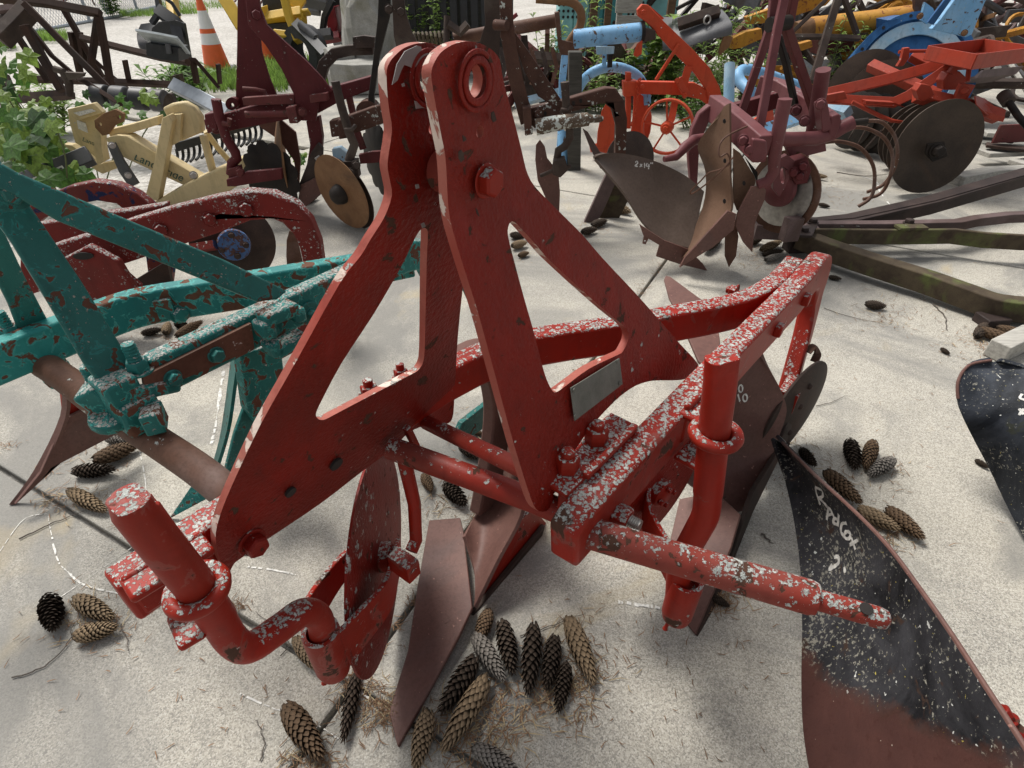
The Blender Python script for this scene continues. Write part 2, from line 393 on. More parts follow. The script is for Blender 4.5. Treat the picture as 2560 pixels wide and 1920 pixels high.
def mark(pts, w=.004, z=.0018):
    p = spline([G(x, y, 0) for x, y in pts], 14); V, Fs = [], []; T = tangents(p); wv = 1.0
    for i, t in enumerate(T):
        wv = max(.15, min(1.0, wv + random.uniform(-.35, .35))); s = Vector((t.y, -t.x, 0)) * w * .6 * wv / 2; j = Vector((random.uniform(-1, 1), random.uniform(-1, 1), 0)) * w * .08
        V += [p[i] + s + j + Vector((0, 0, z)), p[i] - s + j + Vector((0, 0, z))]
        if i and random.random() > .16: Fs.append((2 * i - 2, 2 * i - 1, 2 * i + 1, 2 * i))
    o = put('paint_mark', (V, Fs), M['chalk'], gr, smooth=0); o['kind'] = 'stuff'
mark([(120, 1285), (128, 1330), (145, 1400), (175, 1435), (205, 1460), (250, 1475), (330, 1490)], .008)
mark([(560, 925), (548, 1000), (540, 1060), (530, 1110)], .02); mark([(350, 1130), (362, 1190), (372, 1260), (400, 1290)], .006)
mark([(600, 1735), (680, 1770), (770, 1800), (850, 1850)], .007); mark([(890, 1718), (930, 1752), (985, 1792)], .014)
mark([(1545, 1505), (1590, 1512), (1650, 1520)], .016); mark([(620, 1418), (680, 1425), (740, 1438)], .008)
mark([(150, 1495), (230, 1440), (330, 1370)], .005); mark([(2150, 440), (2190, 455), (2200, 480), (2230, 520)], .02)
mark([(0, 1380), (60, 1300), (120, 1285)], .004)

# ============================================================ the red two-bottom plough
main = thing('mounted_plow', W(.6, .2, 0), 'bright red two-bottom mounted plow with tall A-frame standing in the foreground', 'plow')
RED, RPL, RPI = M['red'], M['redplate'], M['redpipe']
ZB = .98
def splay(n0, s):
    return lambda z: n0 + (s * (z - ZB) if z < ZB else 0.0)
def aframe(name, px, wpx, n0, s, th, hole_px, small_px):
    f = splay(n0, s)
    def at(x, y):
        q = Np(x, y, n0)
        if q.z < ZB: q = Np(x, y, n0, s, ZB)
        return q
    flat = lambda q: Vector((q.x, q.z, 0))
    out = rnd([flat(at(*p)) for p in px], .33, 2); win = rnd([flat(at(*p)) for p in wpx], .33, 2)
    hc = flat(at(*hole_px)); sc = flat(at(*small_px))
    v, fc = plate(out, [win, [p for p in circ(hc, (0, 0, 1), .0150, 28)], circ(sc, (0, 0, 1), .0062, 14)], th, (0, 0, 1))
    bm = bmesh.new(); vs = [bm.verts.new(p) for p in v]
    for q in fc: bm.faces.new([vs[i] for i in q])
    for zc in (ZB + .015, ZB, ZB - .015): bmesh.ops.bisect_plane(bm, geom=bm.verts[:] + bm.edges[:] + bm.faces[:], plane_co=(0, zc, 0), plane_no=(0, 1, 0))
    bm.verts.index_update()
    def bend(z):
        d = z - ZB
        if d > .015: return n0
        if d < -.015: return n0 + s * d
        return n0 - s * (.015 - d) ** 2 / .06
    V = [W(q.co.x, bend(q.co.y) + q.co.z - th / 2, q.co.y) for q in bm.verts]; Fs = [tuple(x.index for x in q.verts) for q in bm.faces]; bm.free()
    ob = put(name, (V, Fs), M['redplate2'] if s > 0 else RPL, main, bevel=.0028, smooth=30); ob.data.materials.append(M['rededge'])
    for f_ in ob.data.polygons:
        if abs(f_.normal.dot(NN)) < .6: f_.material_index = 1
    return ob, hc, sc
rp_px = [(1077, 194), (1080, 167), (1099, 132), (1130, 111), (1165, 102), (1200, 107), (1231, 124), (1250, 146), (1258, 202), (1282, 288), (1301, 362), (1315, 425), (1332, 463), (1394, 525), (1457, 587), (1499, 638), (1589, 733), (1651, 803), (1698, 858), (1750, 912), (1744, 938), (1705, 950), (1680, 951), (1628, 951), (1589, 963), (1550, 990), (1511, 1029), (1472, 1072), (1452, 1105), (1425, 1142), (1395, 1185), (1375, 1278), (1345, 1280), (1329, 1255), (1283, 1107), (1233, 920), (1194, 776), (1154, 652), (1130, 570), (1119, 498), (1116, 420), (1112, 380), (1100, 323)]
rp_win = [(1272, 560), (1280, 552), (1293, 560), (1336, 607), (1363, 640), (1433, 706), (1511, 776), (1561, 815), (1572, 832), (1571, 852), (1557, 880), (1550, 885), (1472, 920), (1402, 974), (1388, 982), (1381, 978), (1367, 951), (1355, 912), (1336, 834), (1309, 741), (1282, 640), (1268, 583)]
rp, hcR, scR = aframe('a_frame_plate', rp_px, rp_win, .224, -.30, .012, (1182, 202), (1200, 330))
lp_px = [(967, 218), (966, 172), (978, 148), (1006, 121), (1037, 109), (1068, 106), (1100, 113), (1122, 130), (1132, 150), (1142, 250), (1150, 340), (1160, 420), (1166, 470), (1168, 560), (1166, 640), (1157, 718), (1145, 834), (1138, 951), (1134, 1040), (1124, 1060), (1064, 1062), (1021, 1080), (985, 1120), (939, 1154), (911, 1174), (803, 1259), (667, 1349), (600, 1398), (585, 1408), (573, 1434), (562, 1430), (542, 1380), (538, 1333), (550, 1287), (573, 1228), (648, 1065), (741, 903), (856, 694), (904, 638), (928, 595), (962, 545), (982, 486), (974, 447), (967, 412), (982, 323), (972, 272)]
lp_win = [(1052, 573), (1062, 569), (1071, 576), (1067, 640), (1062, 889), (1056, 912), (1044, 928), (1020, 940), (850, 1029), (812, 1050), (798, 1050), (789, 1040), (792, 1025), (850, 912), (936, 784), (1006, 663), (1040, 590)]
lp, hcL, scL = aframe('a_frame_plate', lp_px, lp_win, .160, .30, .012, (1062, 196), (1082, 322))
for n0, hc, sg in ((.230, hcR, 1), (.1665, hcL, 1)):
    put('bushing', join(ring(W(hc.x, n0 - .001, hc.y), NN, .0149, .0215, .0030, 40), ring(W(hc.x, n0 - .001, hc.y), NN, .0232, .0275, .0018, 40)), RPL, main, smooth=50)
bc = Np(1217, 453, .231); put('hex_bolt', join(lathe(W(bc.x, .229, bc.z), NN, [(.0185, 0), (.0185, .002)], 24), hexh(W(bc.x, .231, bc.z), NN, .0160, .0135)), RED, main, bevel=.0012, smooth=25)
put('spacer_tube', tube([W(bc.x, .165, bc.z), W(bc.x, .219, bc.z)], .0235, 28), RPI, main)
for px in ([(980, 212), (992, 160), (1012, 128), (1042, 114), (1052, 116), (1055, 132), (1075, 133), (1095, 120), (1080, 112), (1110, 122), (1104, 132), (1062, 150), (1046, 158), (1034, 172), (1022, 166), (1010, 162), (1002, 178), (994, 200)], [(1036, 252), (1060, 258), (1082, 266), (1075, 272), (1055, 270), (1040, 272)], [(1026, 180), (1032, 176), (1034, 196), (1027, 206)], [(1004, 210), (1010, 207), (1012, 215), (1006, 217)], [(1052, 560), (1060, 556), (1064, 566), (1056, 570)], [(1038, 462), (1046, 460), (1048, 470), (1040, 472)]):
    put('bare_primer', plate([W(*Np(x, y, .1665)) for x, y in px], th=.0008), M['primer'], main)
# beams
LB = [(-.008, -.010), (.30, -.006), (.56, .012), (.68, .038), (.78, .095), (.90, .190), (1.02, .272), (1.10, .328), (1.18, .372), (1.30, .398), (1.44, .402)]
lb = [LB[0], LB[1]] + [tuple(q[:2]) for q in spline([Vector((*p, 0)) for p in LB[2:]], 3)]
put('left_beam', bar([W(u, n, .565) for u, n in lb], .044, .072), RED, main, bevel=.006, smooth=30)
arc = [(1.0, .560), (1.22, .562), (1.40, .562), (1.50, .550), (1.575, .515), (1.618, .455), (1.625, .395), (1.595, .325), (1.54, .255), (1.49, .19), (1.465, .13)]
def vbar(path, n_of, w, h):
    """beam that bends in the upright plane through u: path of (u, z)"""
    p = [Vector((u, z, 0)) for u, z in path]; T = tangents(p); V, Fs = [], []
    hh = h if isinstance(h, (list, tuple)) else [h] * len(p)
    for i, q in enumerate(p):
        b = Vector((-T[i].y, T[i].x, 0)); n0 = n_of(q.x) if not isinstance(n_of, list) else n_of[i]
        for a, c in ((-1, -1), (1, -1), (1, 1), (-1, 1)):
            r = q + b * (c * hh[i] / 2); V.append(W(r.x, n0 + a * w / 2, r.y))
    for i in range(len(p) - 1):
        for k in range(4): k2 = (k + 1) % 4; Fs.append((i * 4 + k, i * 4 + k2, (i + 1) * 4 + k2, (i + 1) * 4 + k))
    e = (len(p) - 1) * 4; Fs += [(3, 2, 1, 0), (e, e + 1, e + 2, e + 3)]; return V, Fs
pathR = [(.392, .551), (.42, .554), (.80, .556)] + [tuple(q[:2]) for q in spline([Vector((u, z, 0)) for u, z in arc], 4)]
hR = [.094] * len(pathR); hR[0] = .078
nR = lambda u: .384 if u < .5 else min(.446, .384 + (u - .5) * .075)
put('right_beam', vbar(pathR, [nR(u) + (max(0, .42 - z) * .17 if u > 1.3 else 0) for u, z in pathR], .046, hR), RED, main, bevel=.007, smooth=30)
# front nose of the right beam (rounded down-turned end), hole plugs and bolts
for u, z in ((.72, .563), (1.06, .565)): put('bolt_hole', lathe(W(u, nR(u) + .0213, z), NN, [(.010, -.002), (.010, .0006)], 16), M['hole'], main)
for u, z in ((1.13, .562), (1.30, .565)):
    put('square_bolt', join(box(W(u, nR(u) + .029, z), .016, .026, .026, -AZ)), RED, main, bevel=.003)
put('hex_nut', bolt(W(1.22, .335, .575), -NN, .015, .014, .01), RED, main, bevel=.001)
nq = Np(1532, 1282, .4065); put('hex_nut', bolt(W(nq.x, .4065, nq.z), NN, .0205, .024), RED, main, bevel=.0015, smooth=25)
put('threaded_stud', thread(W(nq.x, .431, nq.z), NN, .0115, .020, 6), M['bare'], main)
# U clamp with two big nuts on top of the right beam
cl = [W(.425, .352, .60), W(.60, .362, .60)]
put('beam_clamp', join(bar([W(.43, .338, .604), W(.62, .352, .604)], .052, .010), bar([W(.43, .318, .580), W(.62, .332, .580)], .010, .050), bar([W(.47, .368, .612), W(.61, .376, .612)], .012, .012), bar([W(.435, .356, .565), W(.62, .366, .565)], .022, .072)), RED, main, bevel=.003)
for x, y in ((1418, 1155), (1492, 1085)):
    q = loc(G(x, y, .625)); p = W(q.x, q.y, .608)
    put('hex_nut', bolt(p, (0, 0, 1), .0185, .026, .014), RED, main, bevel=.0015, smooth=25)
# lower hitch bar with its sleeve and pin
zc = .545
hp = [W(.392, .045, zc), W(.44, .30, zc), W(.452, .395, zc)]
put('cross_shaft', tube(hp, .0195, 22), RPI, main, bevel=.001)
e0 = loc(G(1510, 1343, zc)); e1 = loc(G(2040, 1498, zc)); e2 = loc(G(2222, 1592, zc))
s0, s1, s2 = W(*e0), W(*e1), W(*e2); dr = (s1 - s0).normalized()
put('hitch_sleeve', tube([s0 - dr * .05, s0, s0.lerp(s1, .97), s1], [.0225, .0225, .0225, .0205], 26), M['redsleeve'], main, smooth=50)
pin_end = s1 + dr * (s2 - s1).length
put('hitch_pin', tube([s1 - dr * .01, s1 + dr * .005, pin_end - dr * .012, pin_end - dr * .003, pin_end], [.0135, .0135, .0135, .0115, .007], 22), M['redsleeve'], main, smooth=50)
hx = pin_end - dr * .030; sidev = dr.cross(Vector((0, 0, 1))).normalized(); hn = (Vector((0, 0, 1)) * .9 - sidev * -.2).normalized()
put('pin_hole', tube([hx + hn * .0128, hx + hn * .0145], .0078, 16), M['hole'], main)
bL, bR = Np(1066, 1056, .165, .3, ZB), Np(1322, 1180, .21, -.3, ZB)
put('brace_rod', tube([W(bL.x, bL.y, bL.z), W(bR.x, bR.y, bR.z)], .0135, 20), RPI, main)
# bolts of the left plate
q = Np(630, 1355, .036, .3, .543); put('hex_bolt', bolt(W(*q), NN, .0165, .017), RPL, main, bevel=.001, smooth=25)
for x, y, r in ((728, 1232, .0085), (842, 1162, .011)):
    q = Np(x, y, .166, .3, ZB); put('bolt_hole', lathe(W(*q), (NN + Vector((0, 0, -.3))), [(r, -.003), (r, .0008)], 16), M['hole'], main)
for x, y, r in ((1004, 944, .013), (925, 985, .015)): put('hex_nut', bolt(W(*Np(x, y, -.008)), (0, 0, 1), r, .016, .014), RED, main, bevel=.001)
put('weld_lug', plate([W(*Np(1010, 1075, .05)), W(*Np(1022, 1062, .05)), W(*Np(1045, 1110, .05)), W(*Np(1040, 1130, .05))], th=.012), RED, main, bevel=.002)
for px in ([(1228, 282), (1234, 278), (1238, 290), (1241, 300), (1233, 306), (1228, 296)], [(1156, 338), (1163, 342), (1166, 350), (1158, 354)], [(1146, 380), (1152, 374), (1159, 384), (1160, 398), (1152, 406), (1147, 396)], [(1189, 520), (1194, 526), (1198, 541), (1192, 534)]):
    put('paint_chip', plate([W(*(Np(x, y, .2305) if y < 470 else Np(x, y, .2305, -.3, ZB))) for x, y in px], th=.0009), M['darkrust'], main)
# maker's tag
tq = [Np(x, y, .2305, -.3, ZB) for x, y in ((1426, 970), (1548, 895), (1556, 960), (1436, 1052))]
tg = put('maker_plate', plate([W(*q) for q in tq], th=.0016), M['tag'], main, bevel=.0004)
for x, y in ((1437, 1040), (1549, 957), (1543, 903), (1434, 975)):
    q = Np(x, y, .232, -.3, ZB); put('rivet', lathe(W(*q), NN, [(.0036, 0), (.0034, .0012), (.0018, .0018)], 10), M['tag'], tg)
# ------------------------------------------------------------ coulters of the red plough
def flatten(geo, axis0, d, half, zmin):
    v, f = geo; out = []
    for p in v:
        p = Vector(p)
        if p.z > zmin:
            k = (p - axis0).dot(d); p = p - d * (k - max(-half, min(half, k)))
        out.append(p)
    return out, f
def on(px, n): return W(*Np(px[0], px[1], n))
sh = [*[W(*Np(x, y, .10)) for x, y in ((320, 1247), (338, 1272), (340, 1275), (405, 1362), (490, 1466), (545, 1545))]]
bend = spline([sh[-1]] + [W(*Np(x, y, .10)) for x, y in ((580, 1600), (625, 1618), (700, 1570), (755, 1532), (795, 1542), (808, 1590), (814, 1640))], 5)
g = tube(sh + bend[1:], [.0215] * len(sh) + [.0205] * (len(bend) - 1), 24)
g = flatten(g, sh[0], UU, .016, sh[2].z + .001)
put('coulter_shank', g, RED, main, bevel=.0015, smooth=50)
def ubolt(c, ax, R, r, back, L):
    """rod looped round a shank with two straight legs"""
    x, y, a = axes(ax); b = (Vector(back) - a * Vector(back).dot(a)).normalized(); s = a.cross(b)
    pts = [Vector(c) + s * R + b * L] + [Vector(c) - b * math.sin(t) * R + s * math.cos(t) * R for t in [math.pi * k / 12 for k in range(13)]] + [Vector(c) - s * R + b * L]
    return tube(pts, r, 12)
put('clamp_collar', join(torus(W(*Np(493, 1474, .10)), (UU * -.07 + Vector((0, 0, 1))), .0285, .0095, 32, 10)), RED, main, smooth=60)
put('clamp_bracket', join(bar([G(312, 1478, .60), G(520, 1352, .60)], .046, .013), bar([G(330, 1492, .572), G(530, 1368, .572)], .012, .075), bar([G(432, 1588, .545), G(500, 1548, .545)], .055, .012)), RED, main, bevel=.005)
def coulter(c, phi, r, sock, top, arms, rf=None):
    ax = (NN * math.cos(phi) + UU * math.sin(phi)).normalized(); d = (UU * math.cos(phi) - NN * math.sin(phi)).normalized(); Z = Vector((0, 0, 1))
    put('coulter_disc', join(ellipse_disc(c, ax, r, .004, .0045, 56)), RPL, main, smooth=50)
    put('coulter_hub', join(lathe(c - ax * .03, ax, [(.020, 0), (.030, .008), (.030, .052), (.020, .060)], 20), *[bolt(c + ax * .030 + (d * math.cos(t) + Z * math.sin(t)) * .022, ax, .006, .006) for t in (0, 1.57, 3.14, 4.71)]), RED, main, bevel=.001)
    put('swivel_socket', lathe(sock, Z, [(.004, -.002), (.026, 0), (.0285, .012), (.0295, .10), (.0285, .118), (.0215, .118), (.0215, .09)], 26), RED, main, smooth=45)
    put('grease_nipple', tube([sock + Vector((-.012, -.006, -.001)), sock + Vector((-.018, -.010, -.020)), sock + Vector((-.019, -.011, -.026))], [.0045, .0035, .0055], 8), RED, main)
    for sg in arms:
        e = c + ax * sg * .036 + d * .02
        st = sock + Vector((0, 0, .060)) + ax * sg * .024
        p = spline([st, st + d * .035 + ax * sg * .020 - Z * .0, st.lerp(e, .45) + ax * sg * .028 + Z * .006, st.lerp(e, .75) + ax * sg * .016 + Z * .008, e], 6)
        put('yoke_arm', bar(p, .009, [.105 - .055 * i / (len(p) - 1) for i in range(len(p))]), RED, main, bevel=.002, smooth=35)
cA = on((948, 1392), .0)
sk1 = W(*Np(836, 1672, .10))
coulter(cA, rad(36), .215, sk1, None, (1, -1))
q0 = on((1042, 1372), .10)
put('depth_rod', tube([W(.402, .062, .535), on((1036, 1260), .09), on((1040, 1350), .10), on((1028, 1378), .105)], [.0125, .0115, .0115, .0115], 14), RED, main)
put('rod_bracket', join(box(on((1010, 1412), .105), .05, .028, .040, -AZ), bolt(on((1024, 1422), .118), NN, .010, .012)), RED, main, bevel=.003)
# right coulter
def sr(x, y, u=.62): return W(*Up(x, y, u))
s2 = [sr(1806, 893), sr(1804, 925), sr(1803.5, 929), sr(1797, 985), sr(1788, 1060), sr(1778, 1150), sr(1770, 1230)]
b2 = spline([s2[-1], sr(1764, 1285), sr(1742, 1330), sr(1712, 1385), sr(1699, 1425), sr(1692, 1500)], 5)
g = tube(s2 + b2[1:], [.0225] * len(s2) + [.0215] * (len(b2) - 1), 24)
put('coulter_shank', flatten(g, s2[0], NN * .8 - UU * .6, .0165, s2[2].z + .001), RED, main, bevel=.0015, smooth=50)
put('clamp_collar', torus(sr(1789, 1085), (0, 0, 1), .0300, .0095, 32, 10), RED, main, smooth=60)
kb = sr(1735, 1065)
put('clamp_bracket', join(bar([G(1716, 1046, .598), G(1772, 992, .598)], .058, .012), bar([G(1705, 1062, .572), G(1765, 1002, .572)], .012, .085), bar([G(1720, 1165, .520), G(1762, 1122, .520)], .058, .012)), RED, main, bevel=.005)
sk = sr(1690, 1540)
cB = W(.80, .372, .30)
coulter(cB, rad(-12), .165, Vector((sk.x, sk.y, sk.z)), None, (-1,))
# ------------------------------------------------------------ the two plough bottoms
def inplane(px, a, b, c):
    n = (b - a).cross(c - a); d = ray(*px); return CAM + d * ((a - CAM).dot(n) / d.dot(n))
SH = M['share']
Ta, Wa = G(990, 1867, .004), G(1072, 1310, .015); Ja = on((1182, 1521), .128)
spx = [(996, 1869), (974, 1782), (1021, 1630), (1044, 1474), (1074, 1303), (1151, 1297), (1161, 1338), (1182, 1521), (1150, 1590), (1080, 1720)]
shA = put('share', plate([inplane(p, Ta, Wa, Ja) for p in spx], th=.010), SH, main, bevel=.002)
q = inplane((1117, 1552), Ta, Wa, Ja); nA = (Wa - Ta).cross(Ja - Ta).normalized(); nA = nA if nA.dot(CAM - q) > 0 else -nA
put('plug_bolt', lathe(q + nA * .0045, nA, [(.0085, 0), (.0085, .0012)], 18), SH, shA)
put('landside', join(plate([on(p, .118) for p in ((996, 1869), (1182, 1530), (1359, 1311), (1345, 1360), (1178, 1632), (1080, 1790))], th=.012)), M['darkrust'], main, bevel=.002)
put('landside_back', plate([on(p, .105) for p in ((1186, 1516), (1301, 1295), (1330, 1270), (1362, 1305), (1240, 1470))], th=.010), RED, main, bevel=.002)
S = spline([on((1184, 1518), .128), on((1243, 1398), .128), on((1300, 1288), .128), on((1318, 1180), .125), on((1318, 1080), .10), on((1310, 1000), .07)], 4)
E_ = spline([inplane((1163, 1340), Ta, Wa, Ja), W(.70, -.06, .12), W(.80, -.02, .22), W(.86, .00, .30), W(.90, .01, .38), W(.93, .01, .44)], 4)
E_ = [W(.62, -.10, .075), W(.66, -.09, .11)]
def mb(Scurve, Ecurve, bul): return sheet(coons(Scurve, Ecurve, 8, bul, UU * .8 - Vector((0, 0, .6))), .009)
Ecv = spline([on((1163, 1340), .02), on((1195, 1272), -.02), on((1238, 1190), -.03), on((1262, 1130), -.03), on((1268, 1070), -.03), on((1262, 1010), -.03)], 4)
put('moldboard', mb(S, Ecv, .02), SH, main, bevel=.001, smooth=60)
put('standard', vbar([tuple(x[:2]) for x in spline([Vector(p) for p in ((.60, .560, 0), (.68, .548, 0), (.73, .50, 0), (.75, .38, 0), (.72, .22, 0), (.68, .09, 0))], 4)], lambda u: -.006, .034, .075), SH, main, bevel=.005)
# rear bottom
Tb, Wb = G(1738, 1587, .004), G(1700, 1250, .02); Jb = G(1852, 1289, .075)
put('share', plate([inplane(p, Tb, Wb, Jb) for p in ((1739, 1587), (1712, 1556), (1676, 1490), (1670, 1380), (1700, 1250), (1790, 1232), (1852, 1289), (1829, 1370), (1785, 1480))], th=.010), SH, main, bevel=.002)
ub = lambda x, y, u: W(*Up(x, y, u))
Sb = spline([ub(1853, 1287, 1.14), ub(1885, 1222, 1.20), ub(1925, 1150, 1.26), ub(1950, 1085, 1.29), ub(1967, 1028, 1.31), ub(1955, 982, 1.30), ub(1932, 938, 1.27), ub(1892, 878, 1.22)], 4)
Eb = spline([ub(1795, 1236, 1.12), ub(1745, 1225, 1.08), ub(1705, 1190, 1.06), ub(1690, 1140, 1.05), ub(1700, 1075, 1.05), ub(1730, 1010, 1.06), ub(1770, 950, 1.08), ub(1830, 870, 1.12)], 4)
rowsB = [[p + UU * (.03 * min(1, max(0, i - 1) / 8) * 4 * (j / 8) * (1 - j / 8)) for j, p in enumerate(r)] for i, r in enumerate(coons(Sb, Eb, 8))]
mbB = put('moldboard', sheet(rowsB, .009), SH, main, bevel=.001, smooth=60)
put('landside', plate([G(1739, 1590, .0), G(1830, 1372, .03), G(1876, 1232, .09), G(1930, 1145, .12), G(1972, 1032, .20), G(1985, 1040, .17), G(1955, 1120, .08), G(1880, 1270, .012), G(1790, 1500, .0)], th=.012), M['darkrust'], main, bevel=.002)
put('brace_rod', tube([G(1999, 996, .22), G(1975, 1045, .16), G(1950, 1092, .11)], .010, 12), RPI, main)
put('frog_bracket', join(box(G(1975, 985, .24), .05, .09, .06, -AZ), bolt(G(1988, 975, .25), NN, .013, .016)), RED, main, bevel=.004)
tw = G(1984, 1035, .165); az_t = math.atan2(tw.x, tw.y); ax2 = (Vector((math.cos(az_t), -math.sin(az_t), 0)) * .955 + Vector((-math.sin(az_t), -math.cos(az_t), 0)) * .29).normalized()
put('tail_wheel', join(ellipse_disc(tw, ax2, .165, .02, .006, 48), *[lathe(tw + ax2 * .012 + (UU * math.cos(t) * .8 + Vector((0, 0, math.sin(t)))) * .105, ax2, [(.009, 0), (.008, .005), (.004, .008)], 10) for t in [k * math.pi / 4 for k in range(8)]]), M['darkrust'], main, smooth=50)
put('moldboard_tail', plate([G(x, y, .42) for x, y in ((1660, 700), (1664, 692), (1674, 694), (1702, 714), (1742, 744), (1790, 775), (1800, 860), (1780, 930), (1745, 905), (1700, 800), (1672, 745))], th=.009), SH, main, bevel=.002)
put('strap_hook', bar(spline([G(2018, 880, .30), G(2035, 866, .31), G(2043, 885, .29), G(2035, 905, .27)], 5), .022, .005), M['brownrust'], main, bevel=.001)
# ------------------------------------------------------------ hand lettering painted on curved boards
def letter(parent, strokes, w, mat, name='painted_lettering'):
    deps = bpy.context.evaluated_depsgraph_get(); me = parent.data; off = ORG[parent.name]
    bv = BVHTree.FromPolygons([v.co + off for v in me.vertices], [tuple(p.vertices) for p in me.polygons]); V, Fs = [], []
    for st in strokes:
        pts = spline([Vector((x, y, 0)) for x, y in st], 4) if len(st) > 2 else [Vector((st[0][0] + (st[1][0] - st[0][0]) * t / 4, st[0][1] + (st[1][1] - st[0][1]) * t / 4, 0)) for t in range(5)]
        hit = []
        for p in pts:
            h = bv.ray_cast(CAM, ray(p.x, p.y).normalized())
            if h[0] is not None:
                n = h[1] if h[1].dot(CAM - h[0]) > 0 else -h[1]; hit.append((h[0] + n * .0012, n))
        for i, (p, n) in enumerate(hit):
            t = (hit[min(i + 1, len(hit) - 1)][0] - hit[max(i - 1, 0)][0]); s = t.cross(n).normalized() * w * random.uniform(.4, .6)
            V += [p + s, p - s]
            if i: k = len(V); Fs.append((k - 4, k - 3, k - 1, k - 2))
    if V: put(name, (V, Fs), mat, parent, smooth=0)
oval = lambda x, y, a, b, t=0: [(x + a * math.cos(k * .7 + t), y + b * math.sin(k * .7 + t)) for k in range(10)]
letter(mbB, [oval(1851, 971, 5, 9), [(1844, 985), (1849, 1003)], oval(1862, 994, 5.5, 9), [(1837, 936), (1841, 950)]], .0046, M['chalk'])
# ============================================================ helpers for things farther off
def tp(px, Y, th=.012, holes=(), slope=0.0):
    """plate whose outline stands upright at distance Y (slope: how much farther its right side lies per photo pixel)"""
    x0 = sum(p[0] for p in px) / len(px); f = lambda p: P(p[0], p[1], Y + slope * (p[0] - x0))
    return plate([f(p) for p in px], [[f(p) for p in h] for h in holes], th)
def pt(pts, d, n=12):
    p = [P(*q) for q in pts]; D = d if isinstance(d, (list, tuple)) else [d] * len(p)
    return tube(p, [mpp(q) * k / 2 for q, k in zip(p, D)], n)
def pb(pts, w, dep, k=0):
    """bar seen w photo pixels broad and dep metres deep"""
    p = [P(*q) for q in pts]
    if k: p = spline(p, k)
    a = mpp(p[len(p) // 2]) * w; return bar(p, dep, a, -UPV if False else FW.cross((p[-1] - p[0])).normalized())
def pbolt(x, y, Y, d, h=.012): p = P(x, y, Y); return bolt(p, (CAM - p) * Vector((1, 1, .5)), mpp(p) * d / 2, h)
def pdisc(x, y, Y, r, ax, **k): return ellipse_disc(P(x, y, Y), ax, r, **k)
def ell(x, y, a, b, n=16, t0=0, t1=2 * math.pi): return [(x + a * math.cos(t0 + (t1 - t0) * k / n), y + b * math.sin(t0 + (t1 - t0) * k / n)) for k in range(n)]

# ============================================================ teal plough
teal = thing('mounted_plow', W(.5, -.66, 0), 'teal two-bottom plow with peeling paint standing left of the red plow', 'plow')
TE, TF, BR = M['teal'], M['teal2'], M['brownrust']
DU, DN = -.145, -.862
put('left_beam', bar([W(q[0], q[1], .505) for q in spline([Vector((*k, 0)) for k in ((-.15, -.86), (.20, -.865), (.315, -.868), (.39, -.862), (.45, -.835), (.52, -.79), (.62, -.725), (.75, -.648), (.88, -.572), (1.0, -.51))], 3)], .046, .088), M['teal3'], teal, bevel=.006, smooth=30)
put('right_beam', vbar([(.252, .558), (.30, .558), (.80, .560)] + [tuple(q[:2]) for q in spline([Vector((*k, 0)) for k in ((.86, .560), (.94, .556), (1.0, .532), (1.03, .48))], 4)], lambda u: -.458, .040, .082), TF, teal, bevel=.006, smooth=30)
put('side_plate', plate([on(p, -.432) for p in ((354, 940), (626, 806), (634, 870), (362, 986))], th=.010), BR, teal, bevel=.002)
for x, y in ((432, 945), (540, 887)): put('hex_bolt', bolt(on((x, y), -.426), NN, .014, .013), TE, teal, bevel=.001)
q = on((772, 782), -.436); put('hex_bolt', join(lathe(q, NN, [(.028, 0), (.027, .006)], 24), bolt(q + NN * .006, NN, .012, .014)), TE, teal, bevel=.001)
g = []
for a, b, w in (((652, 800), (735, 765), .030), ((735, 765), (742, 800), .028), ((655, 800), (668, 840), .030), ((680, 880), (758, 838), .030), ((672, 850), (690, 885), .028)):
    g.append(bar([on(a, -.40), on(b, -.40)], .045, w))
put('shackle', join(*g), TF, teal, bevel=.007, smooth=50)
put('cross_shaft', tube(spline([W(.16, -1.05, .46), W(.178, -.80, .458), W(.185, -.62, .452), W(.200, -.40, .45), W(.208, -.28, .445), W(.212, -.20, .43), W(.215, -.15, .41)], 5), [.030] * 31, 22), BR, teal)
# A-frame legs
def strip(px, n0, s, z0, th=.014): return plate([W(*Np(x, y, n0, s, z0)) for x, y in px], th=th)
put('a_frame_leg', strip([(-140, 330), (-40, 330), (20, 440), (105, 560), (200, 700), (323, 900), (300, 940), (240, 950), (212, 915), (130, 775), (30, 610), (-100, 430)], -.47, -.34, .58), TE, teal, bevel=.004)
put('a_frame_brace', strip([(-100, 350), (43, 432), (334, 556), (560, 650), (715, 727), (690, 748), (641, 754), (400, 655), (144, 552), (40, 490), (-100, 430)], -.435, -.25, .62), TE, teal, bevel=.004)
put('a_frame_leg', strip([(-100, 420), (0, 560), (60, 690), (118, 800), (120, 832), (50, 838), (20, 760), (-60, 600)], -.88, .34, .58), TE, teal, bevel=.004)
q = W(*Np(22, 478, -.455, -.25, .62)); put('pivot_bolt', join(lathe(q, NN, [(.030, 0), (.030, .008)], 24), bolt(q + NN * .008, NN, .016, .014)), TE, teal, bevel=.001)
put('clamp_block', join(box(on((300, 985), -.46), .07, .06, .085, -AZ), box(on((345, 1030), -.44), .05, .07, .07, -AZ), bar([on((215, 965), -.5), on((330, 1050), -.47)], .05, .05), bar([on((330, 985), -.43), on((450, 960), -.43)], .02, .03)), TF, teal, bevel=.008)
put('clamp_nut', join(box(on((385, 1045), -.40), .035, .05, .045, .4), lathe(on((283, 1050), -.47), (.2, -.3, 1), [(.034, 0), (.038, .01), (.034, .025)], 16)), TF, teal, bevel=.004)
